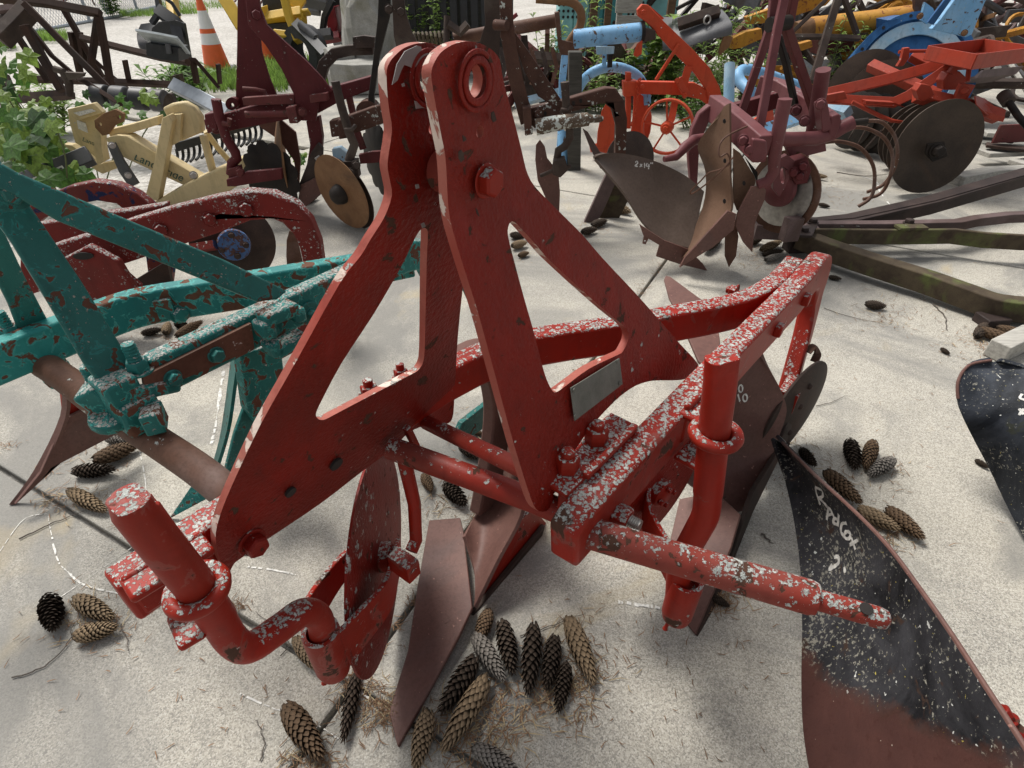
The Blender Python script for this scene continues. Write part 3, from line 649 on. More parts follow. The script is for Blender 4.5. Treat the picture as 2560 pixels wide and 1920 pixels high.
for x, y, n0 in ((340, 905, -.45), (238, 958, -.52), (20, 820, -.9)):
    p = on((x, y), n0); put('threaded_stud', join(bolt(p - Vector((0, 0, .02)), (0, 0, 1), .020, .022), thread(p, (0, 0, 1), .0125, .040, 6)), TF, teal)
put('cap_bolt', join(lathe(on((42, 905), -.9), NN, [(.030, 0), (.034, .006), (.030, .014)], 22), bolt(on((42, 905), -.89), NN, .010, .012)), TF, teal)
put('clamp_block', join(box(on((90, 870), -.92), .08, .07, .11, -AZ), box(on((140, 930), -.90), .05, .06, .06, -AZ)), TF, teal, bevel=.01)
put('lock_bolt', join(box(on((415, 765), -.82), .04, .04, .05, .3), bolt(on((448, 785), -.80), NN, .02, .016)), TF, teal, bevel=.003)
# bottoms
put('share', sheet(coons(spline([on((150, 955), -1.02), on((150, 1040), -1.03), on((85, 1175), -1.06), G(22, 1262, .004)], 4), spline([on((163, 965), -1.0), on((163, 1046), -1.01), on((100, 1188), -1.04), G(36, 1262, .002)], 4), 3), .009), SH, teal, smooth=60)
put('landside', plate([on(p, -1.03) for p in ((160, 1046), (236, 1008), (305, 1050), (312, 1072), (150, 1156), (36, 1260), (100, 1180))], th=.012), M['share'], teal, bevel=.002)
put('frog', plate([on(p, -1.05) for p in ((150, 965), (215, 960), (245, 1020), (160, 1050))], th=.02), RED, teal, bevel=.002)
put('standard', plate([on(p, -.50) for p in ((590, 880), (690, 850), (705, 960), (660, 1000), (640, 1060), (610, 1020))], th=.035), TF, teal, bevel=.004)
put('frog_plate', plate([on(p, -.52) for p in ((610, 1010), (680, 960), (708, 985), (700, 1060), (640, 1180), (560, 1180), (585, 1080))], th=.012), TE, teal, bevel=.003)
put('pivot_bolt', bolt(on((678, 992), -.50), NN, .014, .012), TE, teal)
put('moldboard', sheet(coons(spline([on((604, 880), -.54), on((592, 970), -.56), on((575, 1080), -.58), on((545, 1180), -.60)], 4), spline([on((585, 900), -.64), on((572, 1000), -.66), on((556, 1100), -.66), on((530, 1190), -.66)], 4), 4), .008), TE, teal, smooth=60)
put('share', plate([G(425, 1296, .004), on((480, 1215), -.66), on((500, 1190), -.64), on((560, 1190), -.58), on((530, 1240), -.6)], th=.010), TF, teal, bevel=.002)
put('rear_landside', plate([on(p, -.10) for p in ((1130, 1100), (1150, 1055), (1260, 970), (1300, 960), (1290, 1010), (1180, 1085))], th=.014), TE, teal, bevel=.002)
put('trip_rod', tube([on((1157, 710), -.3), on((1185, 770), -.3), on((1210, 830), -.3)], .008, 10), TE, teal)

# ============================================================ red lichen-covered plough beyond the teal one
M['redlich'] = painted('old_red_lichen', (.17, .014, .011), (.12, .022, .017), rustc=(.04, .018, .014), chip=.46, lich=.34, top=.95, lcol=(.52, .53, .50), lsc=60, rough=.6)
M['bluered'] = painted('blue_and_red_flakes', (.16, .022, .017), (.12, .022, .018), rustc=(.012, .018, .050), chip=.66, lich=.10, top=.5, lsc=60, psc=16)
p3t = thing('plow', G(520, 760), 'dark red plow with curved beam crusted in lichen behind the teal plow', 'plow')
Yr = 1.95
put('beam', tp([(60, 640), (150, 605), (230, 580), (330, 545), (430, 515), (540, 487), (620, 472), (690, 478), (745, 503), (782, 545), (804, 600), (812, 660), (814, 760), (766, 760), (764, 660), (754, 614), (736, 576), (712, 552), (686, 541), (630, 546), (552, 577), (441, 613), (330, 650), (200, 690), (60, 740)], Yr, .05), M['redlich'], p3t, bevel=.008)
put('beam', tp([(80, 560), (160, 545), (250, 530), (330, 520), (420, 505), (420, 540), (330, 560), (230, 600), (90, 640)], Yr + .22, .05), M['redlich'], p3t, bevel=.008)
for x, y, d in ((615, 522, 32), (525, 548, 30), (402, 575, 30)): put('hex_bolt', pbolt(x, y, Yr - .03, d, .016), M['redlich'], p3t)
dsc = put('coulter_disc', ellipse_disc(P(585, 610, Yr + .15), (P(585, 610, Yr) - CAM) * -1 + Vector((.25, 0, -.5)), .155, .045, .006, 44), M['darkrust'], p3t, smooth=60)
put('hub_cap', lathe(P(585, 612, Yr + .09), (CAM - P(585, 612, Yr)) + Vector((.2, 0, -.4)), [(.060, 0), (.056, .012), (.03, .018)], 24), painted('hub_blue', (.05, .11, .26), (.12, .20, .36), rustc=(.07, .04, .035), chip=.74, lich=.1, top=.2, psc=60), p3t)
for x, y in ((556, 626), (578, 588), (614, 612), (594, 640)): put('rivet', pbolt(x, y, Yr + .055, 13, .008), M['darkrust'], p3t)
put('jointer_blade', tp([(716, 640), (717, 600), (724, 576), (735, 582), (748, 615), (758, 660), (740, 700), (720, 690)], Yr + .2, .006), M['brownrust'], p3t, bevel=.001)
put('scraper', pb([(480, 622, Yr + .05), (540, 612, Yr + .05)], 20, .03), M['bluered'], p3t)
put('frame_panel', tp([(478, 590), (520, 575), (560, 560), (560, 600), (520, 640), (478, 640)], Yr + .2, .01), M['darkrust'], p3t)
put('depth_plate', tp([(130, 660), (225, 610), (300, 650), (330, 700), (352, 740), (300, 760), (150, 780)], Yr - .12, .03), M['redlich'], p3t, bevel=.006)
put('slot', tp(ell(208, 640, 26, 9), Yr - .14, .004), M['hole'], p3t)
put('gauge_panel', tp([(205, 690), (290, 655), (355, 712), (350, 760), (220, 790)], Yr - .02, .02), M['redlich'], p3t, bevel=.004)
put('moldboard', tp([(270, 740), (420, 650), (430, 700), (440, 740), (330, 790)], Yr + .25, .02), M['darkrust'], p3t)
put('standard', tp([(760, 740), (815, 740), (800, 860), (770, 900), (740, 860)], Yr, .04), M['redlich'], p3t)
p3b = thing('plow', G(240, 640), 'curved plow beam with blue and red flaking paint beside the cream rake', 'plow')
put('beam', tp([(40, 540), (110, 490), (180, 462), (240, 449), (300, 457), (350, 480), (398, 522), (420, 560), (350, 575), (335, 535), (300, 505), (250, 497), (190, 508), (120, 540), (60, 590)], 2.32, .05), M['bluered'], p3b, bevel=.006)
put('standard', tp([(350, 560), (420, 555), (440, 640), (430, 720), (380, 720), (370, 640)], 2.34, .04), M['bluered'], p3b, bevel=.006)

# ============================================================ black boards on the right
def boardmat(name, blk, under, seedv, lichen=.35, cut=None):
    s = NT(name); uv = s.n('UVMap').outputs[0]; sx = s.n('SeparateXYZ'); s.L(uv, sx.inputs[0])
    n1 = s.noise(5, 6, .65, .6); base = s.mix(s.step(n1, .4, .62), blk, tuple(x * 3.0 + .022 for x in blk))
    base = s.mix(s.step(s.noise(13, 6, .7, .5), .60, .64), base, under)
    f1 = s.noise(120, 4, .7); base = s.mix(s.step(s.mth('ADD', f1, s.mth('MULTIPLY', s.noise(6, 3), .5)), .93 - lichen * .2, .97 - lichen * .2), base, (.26, .25, .21))
    base = s.mix(s.step(s.noise(75, 2, .5, .3), .72, .73), base, (.55, .56, .53))
    base = s.mix(s.step(s.noise(140, 2, .5), .745, .755), base, (.42, .36, .08))
    if cut:
        r = s.mix(s.step(s.noise(7, 5, .6), .35, .65), (.060, .026, .022), (.085, .036, .029)); r = s.mix(s.step(s.noise(70, 3, .7), .55, .8), r, (.05, .018, .014))
        r = s.mix(s.step(s.noise(85, 2, .5), .75, .76), r, (.5, .42, .35))
        e = s.mth('ADD', s.mth('SUBTRACT', sx.outputs['X'], s.mth('MULTIPLY', sx.outputs['Y'], cut[1])), s.mth('MULTIPLY', s.mth('SUBTRACT', s.noise(16, 6, .75), .5), .17))
        base = s.mix(s.step(e, cut[0] - .01, cut[0] + .05), base, s.mix(s.step(e, cut[0] + .0, cut[0] + .05), (.10, .040, .024), r))
    s.bump(s.mth('ADD', s.noise(60, 5), s.mth('MULTIPLY', f1, .7)), .5, .0015); return s.done(base, .6, 0, .18)
def uvgrid(ob, m, n):
    me = ob.data; uv = me.uv_layers.new(name='UVMap')
    for l in me.loops:
        i = l.vertex_index % (m * n); uv.data[l.index].uv = ((i // n) / (m - 1), (i % n) / (n - 1))
M['board1'] = boardmat('black_board_rusting', (.010, .010, .012), (.05, .03, .022), 1, .42, (.55, .33))
M['board2'] = boardmat('black_board', (.008, .010, .014), (.035, .038, .03), 2, .35)
bk = thing('plow_moldboard', G(2060, 1800), 'black and rust-red moldboard with white hand-painted letters at the lower right', 'moldboard')
Lc = spline([G(1934, 1094, .20), G(1962, 1200, .165), G(1986, 1310, .12), G(2001, 1430, .08), G(2005, 1560, .05), G(2003, 1700, .035), G(2008, 1830, .03), G(2030, 1960, .03), G(2070, 2120, .03)], 4)
Rc = spline([G(1938, 1092, .205), G(2030, 1186, .27), G(2131, 1280, .31), G(2210, 1362, .335), G(2283, 1459, .35), G(2369, 1583, .37), G(2462, 1727, .385), G(2560, 1879, .395), G(2680, 2080, .40)], 4)
rows = coons(Lc, Rc, 12, .035, Vector((.75, .1, -.6)))
b1 = put('board', sheet(rows, .009), M['board1'], bk, bevel=.001, smooth=60); uvgrid(b1, len(rows), 13)
edge = [r[-1] + Vector((.004, 0, .001)) for r in rows]
put('worn_edge', tube(edge[1:], .0042, 8), M['share'], bk)
letter(b1, [[(2086, 1394), (2096, 1392), (2098, 1406), (2088, 1416), (2074, 1424), (2082, 1412)]], .0075, M['chalk'])
letter(b1, [[(2112, 1418), (2114, 1432)]], .0075, M['chalk'])
letter(b1, [[(2040, 1218), (2043, 1235), (2052, 1262)], [(2040, 1218), (2056, 1226), (2058, 1240), (2046, 1246)], [(2048, 1244), (2062, 1258), (2070, 1268)],
            [(2068, 1300), (2074, 1270), (2086, 1292)], [(2070, 1288), (2084, 1284)], [(2098, 1285), (2096, 1316)], [(2096, 1312), (2084, 1306), (2088, 1296), (2097, 1300)],
            [(2118, 1308), (2106, 1310), (2104, 1330), (2114, 1342)], oval(2120, 1338, 8, 9), [(2130, 1344), (2140, 1374)], [(2126, 1362), (2146, 1350)]], .0075, M['chalk'])
nb = G(2515, 1800, .33); put('hex_nut', join(bolt(nb, (-.4, .5, .6), .013, .016), tube([nb, nb + Vector((.12, -.14, -.05))], .010, 12)), RPL, bk, bevel=.001)
put('frog', plate([G(2400, 1700, .12), G(2560, 1900, .15), G(2640, 2050, .1), G(2500, 2000, .01)], th=.02), M['share'], bk)
b2 = thing('plow_moldboard', G(2500, 1300), 'glossy black moldboard flecked with white lichen at the right edge of the photo', 'moldboard')
Lc = spline([G(2478, 901, .33), G(2425, 912, .32), G(2398, 945, .30), G(2394, 985, .27), G(2404, 1035, .23), G(2432, 1095, .17), G(2474, 1175, .10), G(2524, 1280, .03), G(2590, 1400, .01)], 4)
Rc = spline([G(2500, 903, .335), G(2570, 922, .34), G(2620, 945, .35), G(2660, 985, .35), G(2690, 1040, .34), G(2720, 1120, .32), G(2750, 1220, .28), G(2780, 1330, .22), G(2800, 1450, .16)], 4)
rows = coons(Lc, Rc, 8, .03, Vector((.5, .6, -.5))); o2 = put('board', sheet(rows, .009), M['board2'], b2, bevel=.001, smooth=60); uvgrid(o2, len(rows), 9)
put('worn_edge', tube([r[0] for r in rows[:14]], .004, 8), M['share'], b2)
letter(o2, [[(2548, 1022), (2560, 1036)], [(2560, 1022), (2548, 1038)], [(2556, 985), (2550, 995), (2562, 1000)]], .006, M['chalk'])
put('frog', plate([G(2560, 1150, .05), G(2640, 1180, .1), G(2700, 1350, .02), G(2600, 1330, .0)], th=.02), M['share'], b2)
M['greywood'] = NT('weathered_wood')
def wood(name, c, sc=3):
    s = NT(name); mp = s.n('Mapping'); mp.inputs['Scale'].default_value = (1.5, 14, 14); s.L(s.co, mp.inputs[0])
    n1 = s.noise(sc * 2, 6, .65, .4, mp.outputs[0]); col = s.mix(s.step(n1, .32, .68), tuple(x * .55 for x in c), c); s.bump(n1, .5, .002); return s.done(col, .9, 0, .2)
M['greywood'] = wood('weathered_wood', (.50, .48, .43)); M['darkwood'] = wood('dark_weathered_wood', (.085, .08, .07)); M['brownwood'] = wood('brown_wood', (.16, .10, .06))
wb = G(2500, 890); tag(put('wood_block', box((wb.x + .05, wb.y + .03, .036), .22, .07, .07, .5), M['greywood'], bevel=.004), 'short whitewashed wooden block behind the black moldboard at the right edge', 'wood block')

# ============================================================ rusty drawbar frame
db = thing('drawbar_frame', G(2150, 600), 'long rusty and mossy iron drawbar frame lying on the concrete at right', 'drawbar')
M['mossy'] = rusty('mossy_iron', (.055, .040, .028), (.10, .078, .05), (.11, .125, .045), sc=14, rough=.85, lich=.12)
M['angleiron'] = rusty('angle_iron', (.030, .022, .020), (.060, .042, .037), sc=7, rough=.6)
M['mauveiron'] = rusty('mauve_iron', (.10, .070, .066), (.15, .105, .10), (.085, .055, .048), sc=7, rough=.6)
z0 = .12
put('angle_bar', join(bar([G(1990, 560, z0), G(2130, 545, z0 + .01), G(2330, 500, z0 + .04), G(2600, 420, z0 + .10)], .09, .012), bar([G(1990, 574, z0 - .03), G(2130, 562, z0 - .02), G(2330, 518, z0 + .01), G(2600, 440, z0 + .07)], .012, .08)), M['angleiron'], db, bevel=.002)
put('upper_flat', bar([G(2030, 566, z0), G(2200, 566, z0), G(2390, 562, z0), G(2440, 552, z0), G(2520, 543, z0), G(2640, 540, z0)], .05, .045), M['mauveiron'], db, bevel=.003)
put('lower_flat', bar([G(2030, 590, z0 - .01), G(2250, 592, z0 - .02), G(2380, 590, z0 - .02), G(2460, 600, z0 - .02), G(2560, 606, z0 - .02), G(2640, 606, z0 - .02)], .022, .075), M['mossy'], db, bevel=.004)
put('left_stub', bar([G(1885, 574, z0 - .01), G(2040, 582, z0 - .01)], .07, .07), M['mauveiron'], db, bevel=.003)
put('mossy_bar', bar(spline([G(2000, 596, z0 - .03), G(2080, 628, z0 - .04), G(2200, 668, z0 - .045), G(2320, 706, z0 - .05), G(2420, 742, z0 - .055), G(2500, 768, z0 - .06), G(2640, 780, z0 - .06)], 4), .075, .085), M['mossy'], db, bevel=.004)
put('splice_plate', plate([G(1960, 575, z0 + .025), G(2045, 560, z0 + .025), G(2030, 592, z0 + .025), G(1965, 590, z0 + .025)], th=.012), M['angleiron'], db, bevel=.002)
put('post_stub', box(G(1978, 572, z0 + .075), .075, .05, .11, .2), M['mauveiron'], db, bevel=.004)
for x, y in ((2032, 556), (2010, 578), (2272, 558)): p = G(x, y, z0 + .03); put('hex_bolt', bolt(p, (0, 0, 1), .022, .018), M['angleiron'], db)
put('yellow_spacer', box(G(2278, 568, z0 + .028), .14, .055, .014, .05), M['mossy'], db, bevel=.002)
for x, y in ((2105, 566), (2145, 566)): put('square_hole', box(G(x, y, z0 + .0235), .016, .014, .003), M['hole'], db)
for q_ in ((1990, 612, .03, .06), (2480, 800, .02, .04)): put('skid_foot', box(G(*q_[:3]), .10, .08, q_[3], .1), M['angleiron'], db, bevel=.004)
# ============================================================ maroon plough with the tall tower
M['maroon'] = painted('maroon_paint', (.085, .013, .015), (.11, .022, .024), rustc=(.05, .028, .02), chip=.34, lich=.14, top=.28, lcol=(.40, .37, .33), lsc=60, rough=.55)
M['maroonrust'] = painted('maroon_rusting', (.13, .030, .030), (.11, .040, .034), rustc=(.045, .025, .018), chip=.55, lich=.15, top=.4, rough=.65, psc=30)
M['brown'] = rusty('dark_brown_iron', (.045, .033, .028), (.075, .053, .043), (.10, .08, .065), sc=9, lich=.22)
M['brownlich'] = rusty('brown_iron_lichen', (.060, .030, .022), (.10, .050, .036), sc=8, lich=.36)
M['tanrust'] = rusty('tan_rust', (.17, .085, .04), (.24, .135, .068), (.12, .07, .04), sc=10, rough=.6)
M['blackiron'] = rusty('blackened_iron', (.016, .014, .013), (.035, .027, .022), sc=12, rough=.6)
MA, MR, BN, BL_, TR, BI = M['maroon'], M['maroonrust'], M['brown'], M['brownlich'], M['tanrust'], M['blackiron']
mp_ = thing('plow', G(760, 530), 'maroon plow with tall forked tower and notched coulter disc', 'plow')
Ym = 3.25
put('tower_leg', tp([(596, -60), (646, -60), (648, 60), (655, 130), (675, 195), (702, 262), (590, 275), (594, 120)], Ym + .10, .02), MA, mp_, bevel=.003)
put('tower_leg', tp([(610, -60), (642, -60), (652, 20), (668, 62), (720, 110), (765, 150), (805, 192), (832, 226), (800, 250), (790, 302), (744, 300), (738, 240), (705, 172), (665, 112), (622, 62)], Ym - .06, .02), MA, mp_, bevel=.003)
put('tower_bolt', pbolt(641, 36, Ym - .1, 22, .03), MA, mp_); 
put('beam', tp([(515, 296), (620, 266), (740, 240), (850, 210), (930, 188), (930, 222), (855, 250), (800, 280), (690, 302), (600, 320), (545, 333), (520, 320)], Ym, .06), MA, mp_, bevel=.005)
put('cross_bar', tp([(608, 243), (738, 234), (740, 258), (612, 262)], Ym - .05, .04), MR, mp_, bevel=.004)
put('cross_bar', tp([(776, 236), (820, 230), (822, 250), (778, 256)], Ym - .1, .04), MR, mp_, bevel=.004)
put('brace_rod', pt([(614, 286, Ym - .08), (722, 284, Ym - .08)], 16), MR, mp_)
put('hook_rod', pt([(608, 222, Ym), (640, 224, Ym), (660, 228, Ym), (667, 242, Ym)], 11), MR, mp_)
put('clamp_block', tp([(718, 266), (742, 262), (750, 305), (728, 306)], Ym - .1, .06), MR, mp_, bevel=.005)
put('hex_nut', pbolt(756, 280, Ym - .12, 18, .02), MR, mp_); put('beam_end', tp([(518, 282), (545, 276), (552, 322), (526, 330)], Ym - .05, .08), MA, mp_, bevel=.006)
put('pivot_eye', tp(ell(582, 258, 16, 16), Ym + .05, .03, [ell(582, 262, 6, 6, 10)]), MA, mp_)
put('coulter_shank', pt([(540, 248, Ym - .1), (548, 290, Ym - .1), (566, 345, Ym - .1), (588, 380, Ym - .1), (592, 396, Ym - .1), (580, 408, Ym - .1), (578, 436, Ym - .1)], 24), MA, mp_)
put('shank_collar', pt([(556, 308, Ym - .14), (572, 312, Ym - .14), (574, 296, Ym - .14)], 12), MR, mp_)
put('swivel_clamp', join(tp([(574, 420), (600, 414), (604, 440), (578, 446)], Ym - .12, .06), pbolt(600, 430, Ym - .17, 18, .02)), MR, mp_, bevel=.005)
put('coulter_fork', tp([(568, 447), (592, 440), (618, 428), (705, 420), (708, 446), (640, 456), (592, 464), (570, 464)], Ym - .16, .03), MA, mp_, bevel=.004)
put('notched_disc', pdisc(678, 440, Ym - .05, .185, (-.35, -1, .05), dish=.02, notch=13, nd=.10), BI, mp_, smooth=50)
put('orange_disc', pdisc(712, 398, Ym + .12, .245, (-1, -.32, .1), dish=.05), TR, mp_, smooth=60)
put('standard', tp([(768, 300), (800, 288), (808, 340), (804, 400), (790, 440), (760, 470), (748, 470), (768, 420), (778, 360)], Ym + .02, .05), MA, mp_, bevel=.005)
put('frog', tp([(780, 378), (796, 356), (808, 370), (806, 420), (796, 470), (760, 500), (745, 470), (765, 420)], Ym - .05, .03), BN, mp_, bevel=.003)
put('share', tp([(752, 462), (796, 440), (810, 480), (760, 520), (738, 545)], Ym - .08, .015), M['share'], mp_, bevel=.002)
put('moldboard', tp([(640, 300), (700, 296), (740, 330), (752, 400), (748, 470), (735, 400), (700, 350), (655, 320)], Ym + .25, .012), M['share'], mp_)

# ============================================================ dark brown plough with the tan coulter disc
dp = thing('plow', G(960, 540), 'dark brown plow with round tan coulter disc behind the red A-frame', 'plow')
Yd = 3.05
put('tower_leg', tp([(950, -60), (978, -60), (975, 40), (950, 140), (936, 240), (938, 300), (920, 300), (922, 240), (935, 140), (945, 50)], Yd + .1, .03), BI, dp, bevel=.003)
put('tower_leg', tp([(978, -60), (1006, -60), (1014, 30), (1030, 80), (1056, 130), (1100, 200), (1060, 210), (1000, 150), (985, 90)], Yd, .02), BN, dp, bevel=.003)
for x, y in ((972, 22), (1002, 28)): put('tower_bolt', pbolt(x, y, Yd - .04, 18, .02), BN, dp)
put('beam', tp([(826, 300), (870, 288), (930, 266), (1000, 246), (1120, 216), (1120, 250), (1000, 290), (920, 320), (872, 335), (832, 340)], Yd + .05, .06), M['brownlich'], dp, bevel=.005)
put('clamp_block', tp([(848, 296), (868, 290), (874, 340), (852, 344)], Yd - .05, .08), M['brownlich'], dp, bevel=.006)
put('coulter_shank', pt([(838, 203, Yd - .1), (852, 260, Yd - .1), (872, 330, Yd - .1), (886, 362, Yd - .1), (878, 385, Yd - .1), (872, 402, Yd - .1)], 22), BN, dp)
put('u_bolt', pt([(862, 325, Yd - .15), (880, 324, Yd - .15), (888, 314, Yd - .12)], 10), BN, dp)
put('swivel_clamp', join(tp([(862, 400), (894, 398), (900, 440), (880, 450), (866, 430)], Yd - .1, .06), pbolt(890, 412, Yd - .16, 18, .02), pbolt(876, 430, Yd - .16, 18, .02)), BN, dp, bevel=.006)
put('coulter_disc', pdisc(853, 482, Yd - .12, .195, (-.60, -.78, -.16), dish=.01), TR, dp, smooth=60)
put('hub_dome', lathe(P(853, 484, Yd - .13), (-.60, -.78, -.16), [(.052, 0), (.050, .02), (.040, .045), (.02, .058)], 24), BI, dp)
put('coulter_disc', pdisc(868, 486, Yd - .02, .195, (-.60, -.78, -.16), dish=-.02), BN, dp, smooth=60)
put('second_shank', pt([(866, 215, Yd + .3), (878, 265, Yd + .3), (893, 330, Yd + .3), (908, 372, Yd + .3)], 18), MR, dp)
put('second_fork', tp([(898, 385), (930, 378), (965, 376), (968, 402), (930, 406), (902, 408)], Yd + .25, .03), MR, dp, bevel=.004)
put('notched_disc', pdisc(948, 400, Yd + .4, .21, (-.8, -.6, 0), dish=.02, notch=13, nd=.1), BI, dp)
put('orange_disc', pdisc(985, 390, Yd + .5, .22, (-1, -.3, 0), dish=.04), TR, dp)
put('curved_beam', tp([(788, 190), (800, 150), (830, 120), (870, 112), (935, 110), (935, 136), (880, 138), (845, 146), (822, 170), (812, 205)], Yd + .5, .05), BN, dp, bevel=.004)
put('clamp_head', tp([(884, 92), (912, 88), (938, 92), (938, 118), (886, 118)], Yd + .45, .05), BN, dp)
put('spool', tp(ell(920, 270, 26, 22), Yd + .12, .08, [ell(924, 276, 12, 10, 12)]), M['brownlich'], dp)
put('standard', tp([(985, 300), (1040, 290), (1050, 420), (1020, 540), (960, 545), (990, 430)], Yd + .3, .05), BN, dp)
M['bluewhite'] = painted('worn_pale_blue', (.22, .40, .55), (.45, .52, .55), rustc=(.10, .06, .045), chip=.48, lich=.1, top=.3, rough=.5, psc=16)
M['lightblue'] = painted('light_blue_paint', (.17, .38, .62), (.25, .46, .68), rustc=(.07, .045, .035), chip=.58, lich=.10, top=.2, rough=.45, psc=26)
cr = thing('metal_bracket', G(850, 440), 'small pale blue and white bracket standing beside the tan coulter disc', 'bracket')
put('plate', tp([(832, 370), (852, 366), (870, 380), (872, 405), (862, 418), (836, 400)], Yd + .15, .05), M['bluewhite'], cr, bevel=.004)
put('pin', pt([(792, 392, Yd), (806, 412, Yd)], 14), M['bare'], cr)
put('foot', tp([(836, 400), (862, 418), (860, 445), (838, 440)], Yd + .15, .04), BI, cr)

# ============================================================ brown lichen plough right of the A-frame
bp = thing('plow', G(1480, 560), 'brown plow with white lichen on its hitch pin behind the red A-frame', 'plow')
Yb = 3.1
put('tower_leg', tp([(1208, -60), (1245, -60), (1252, 60), (1250, 110), (1246, 150), (1222, 160), (1198, 108), (1213, 60)], Yb + .12, .02), BN, bp, bevel=.003)
put('tower_leg', tp([(1246, -60), (1276, -60), (1284, 60), (1292, 120), (1306, 190), (1334, 300), (1302, 312), (1272, 200), (1252, 92)], Yb - .05, .02), BL_, bp, bevel=.003)
put('tower_brace', tp([(1280, 72), (1298, 95), (1340, 155), (1402, 248), (1380, 262), (1345, 240), (1312, 180), (1290, 118)], Yb - .02, .02), BL_, bp, bevel=.003)
put('tower_strut', pt([(1280, 95, Yb), (1310, 200, Yb + .1)], 10), BN, bp); put('spacer', pt([(1238, 62, Yb - .05), (1268, 64, Yb - .09)], 24), BL_, bp)
put('beam', tp([(1322, 268), (1402, 249), (1460, 232), (1511, 217), (1538, 219), (1558, 249), (1566, 295), (1562, 392), (1536, 392), (1538, 311), (1527, 270), (1507, 254), (1433, 276), (1335, 318), (1322, 300)], Yb, .06), BL_, bp, bevel=.006)
put('beam_cap', tp([(1306, 264), (1326, 262), (1332, 330), (1312, 334)], Yb - .08, .10), BL_, bp, bevel=.006)
put('hex_nut', pbolt(1346, 284, Yb - .07, 22, .03), BL_, bp)
for x, y in ((1363, 284), (1452, 252), (1434, 258)): put('bolt_hole', tp(ell(x, y, 4, 6, 10), Yb - .034, .003), M['hole'], bp)
M['whitelich'] = rusty('white_lichen_pin', (.10, .07, .05), (.14, .10, .07), sc=9, lich=.60)
put('hitch_pin', pt([(1340, 318, Yb - .12), (1400, 306, Yb - .12), (1470, 298, Yb - .12), (1474, 297, Yb - .12), (1500, 297, Yb - .12), (1508, 297, Yb - .12)], [40, 36, 32, 20, 17, 10], 16), M['whitelich'], bp)
put('coulter_shank', pt([(1412, 205, Yb - .08), (1414, 240, Yb - .08), (1416, 272, Yb - .08)], [22, 20, 20]), BN, bp)
put('u_bolt', pt([(1402, 275, Yb - .1), (1420, 276, Yb - .1), (1430, 266, Yb - .1)], 11), BN, bp)
put('shank_lower', pt([(1424, 318, Yb - .05), (1424, 345, Yb - .05), (1412, 366, Yb - .05), (1396, 376, Yb - .05), (1392, 405, Yb - .05)], 20), BN, bp)
put('coulter_blade', tp([(1338, 400), (1340, 362), (1350, 349), (1362, 366), (1368, 395), (1396, 430), (1400, 480), (1398, 530), (1385, 560), (1362, 490), (1344, 450)], Yb - .02, .008), M['share'], bp, bevel=.001)
put('swivel_block', join(tp([(1384, 398), (1412, 392), (1420, 420), (1400, 440), (1380, 432)], Yb - .08, .07), pt([(1350, 440, Yb - .1), (1385, 425, Yb - .1), (1428, 415, Yb - .1)], 10)), BN, bp, bevel=.006)
put('standard', tp([(1536, 385), (1563, 385), (1545, 440), (1505, 530), (1470, 585), (1440, 596), (1480, 510), (1512, 440)], Yb + .02, .03), M['mauveiron'], bp, bevel=.003)
put('share', tp([(1530, 440), (1575, 490), (1545, 550), (1455, 605), (1478, 575), (1508, 520)], Yb + .08, .012), M['mossy'], bp, bevel=.002)
put('moldboard', tp([(1456, 320), (1470, 330), (1500, 380), (1520, 385), (1560, 385), (1545, 440), (1500, 420), (1475, 370)], Yb + .3, .01), M['mauveiron'], bp)
put('rear_disc', pdisc(1575, 400, Yb + .45, .16, (.3, -1, .2), dish=.03), M['brown'], bp)

# ============================================================ mauve two-bottom plough
M['mauve'] = painted('mauve_paint', (.125, .036, .039), (.175, .066, .069), rustc=(.10, .045, .032), chip=.34, lich=.05, top=.12, rough=.5)
M['boardrust'] = rusty('board_rust', (.13, .075, .048), (.175, .105, .070), (.13, .062, .038), sc=6, rough=.5)
M['boardgrey'] = rusty('board_grey_brown', (.105, .078, .062), (.145, .108, .088), (.085, .058, .046), sc=4, rough=.42)
MV = M['mauve']
mv = thing('plow', G(1800, 650), 'faded mauve plow with tall rusty moldboards and a thin coulter wheel', 'plow')
Yv = 2.72
def P3(*q): return P(*q)
Lc = spline([P(1482, 392, Yv - .1), P(1496, 384, Yv - .08), P(1550, 384, Yv), P(1628, 401, Yv + .05), P(1710, 439, Yv + .05), P(1760, 480, Yv)], 4)
Rc = spline([P(1486, 402, Yv - .1), P(1512, 432, Yv - .12), P(1560, 490, Yv - .14), P(1602, 555, Yv - .16), P(1650, 600, Yv - .18), P(1730, 625, Yv - .2)], 4)
mbV = put('moldboard', sheet(coons(Lc, Rc, 6, .03, Vector((.2, 1, 0))), .01), M['boardgrey'], mv, smooth=60)
letter(mbV, [[(1588, 406), (1592, 403), (1594, 408), (1587, 415), (1594, 416)], [(1600, 410), (1605, 417)], [(1605, 410), (1599, 418)], [(1611, 407), (1611, 420)], [(1618, 408), (1615, 415), (1624, 416)], [(1622, 410), (1621, 423)], [(1627, 406), (1627, 410)], [(1631, 406), (1631, 410)]], .0055, M['chalk'])
put('share', tp([(1598, 560), (1660, 600), (1720, 622), (1758, 660), (1768, 676), (1700, 660), (1640, 640), (1648, 612), (1608, 588)], Yv - .22, .012), M['share'], mv, bevel=.002)
put('shin_tab', tp([(1610, 588), (1622, 592), (1614, 610), (1606, 608)], Yv - .2, .01, [ell(1612, 602, 3, 3, 8)]), M['share'], mv)
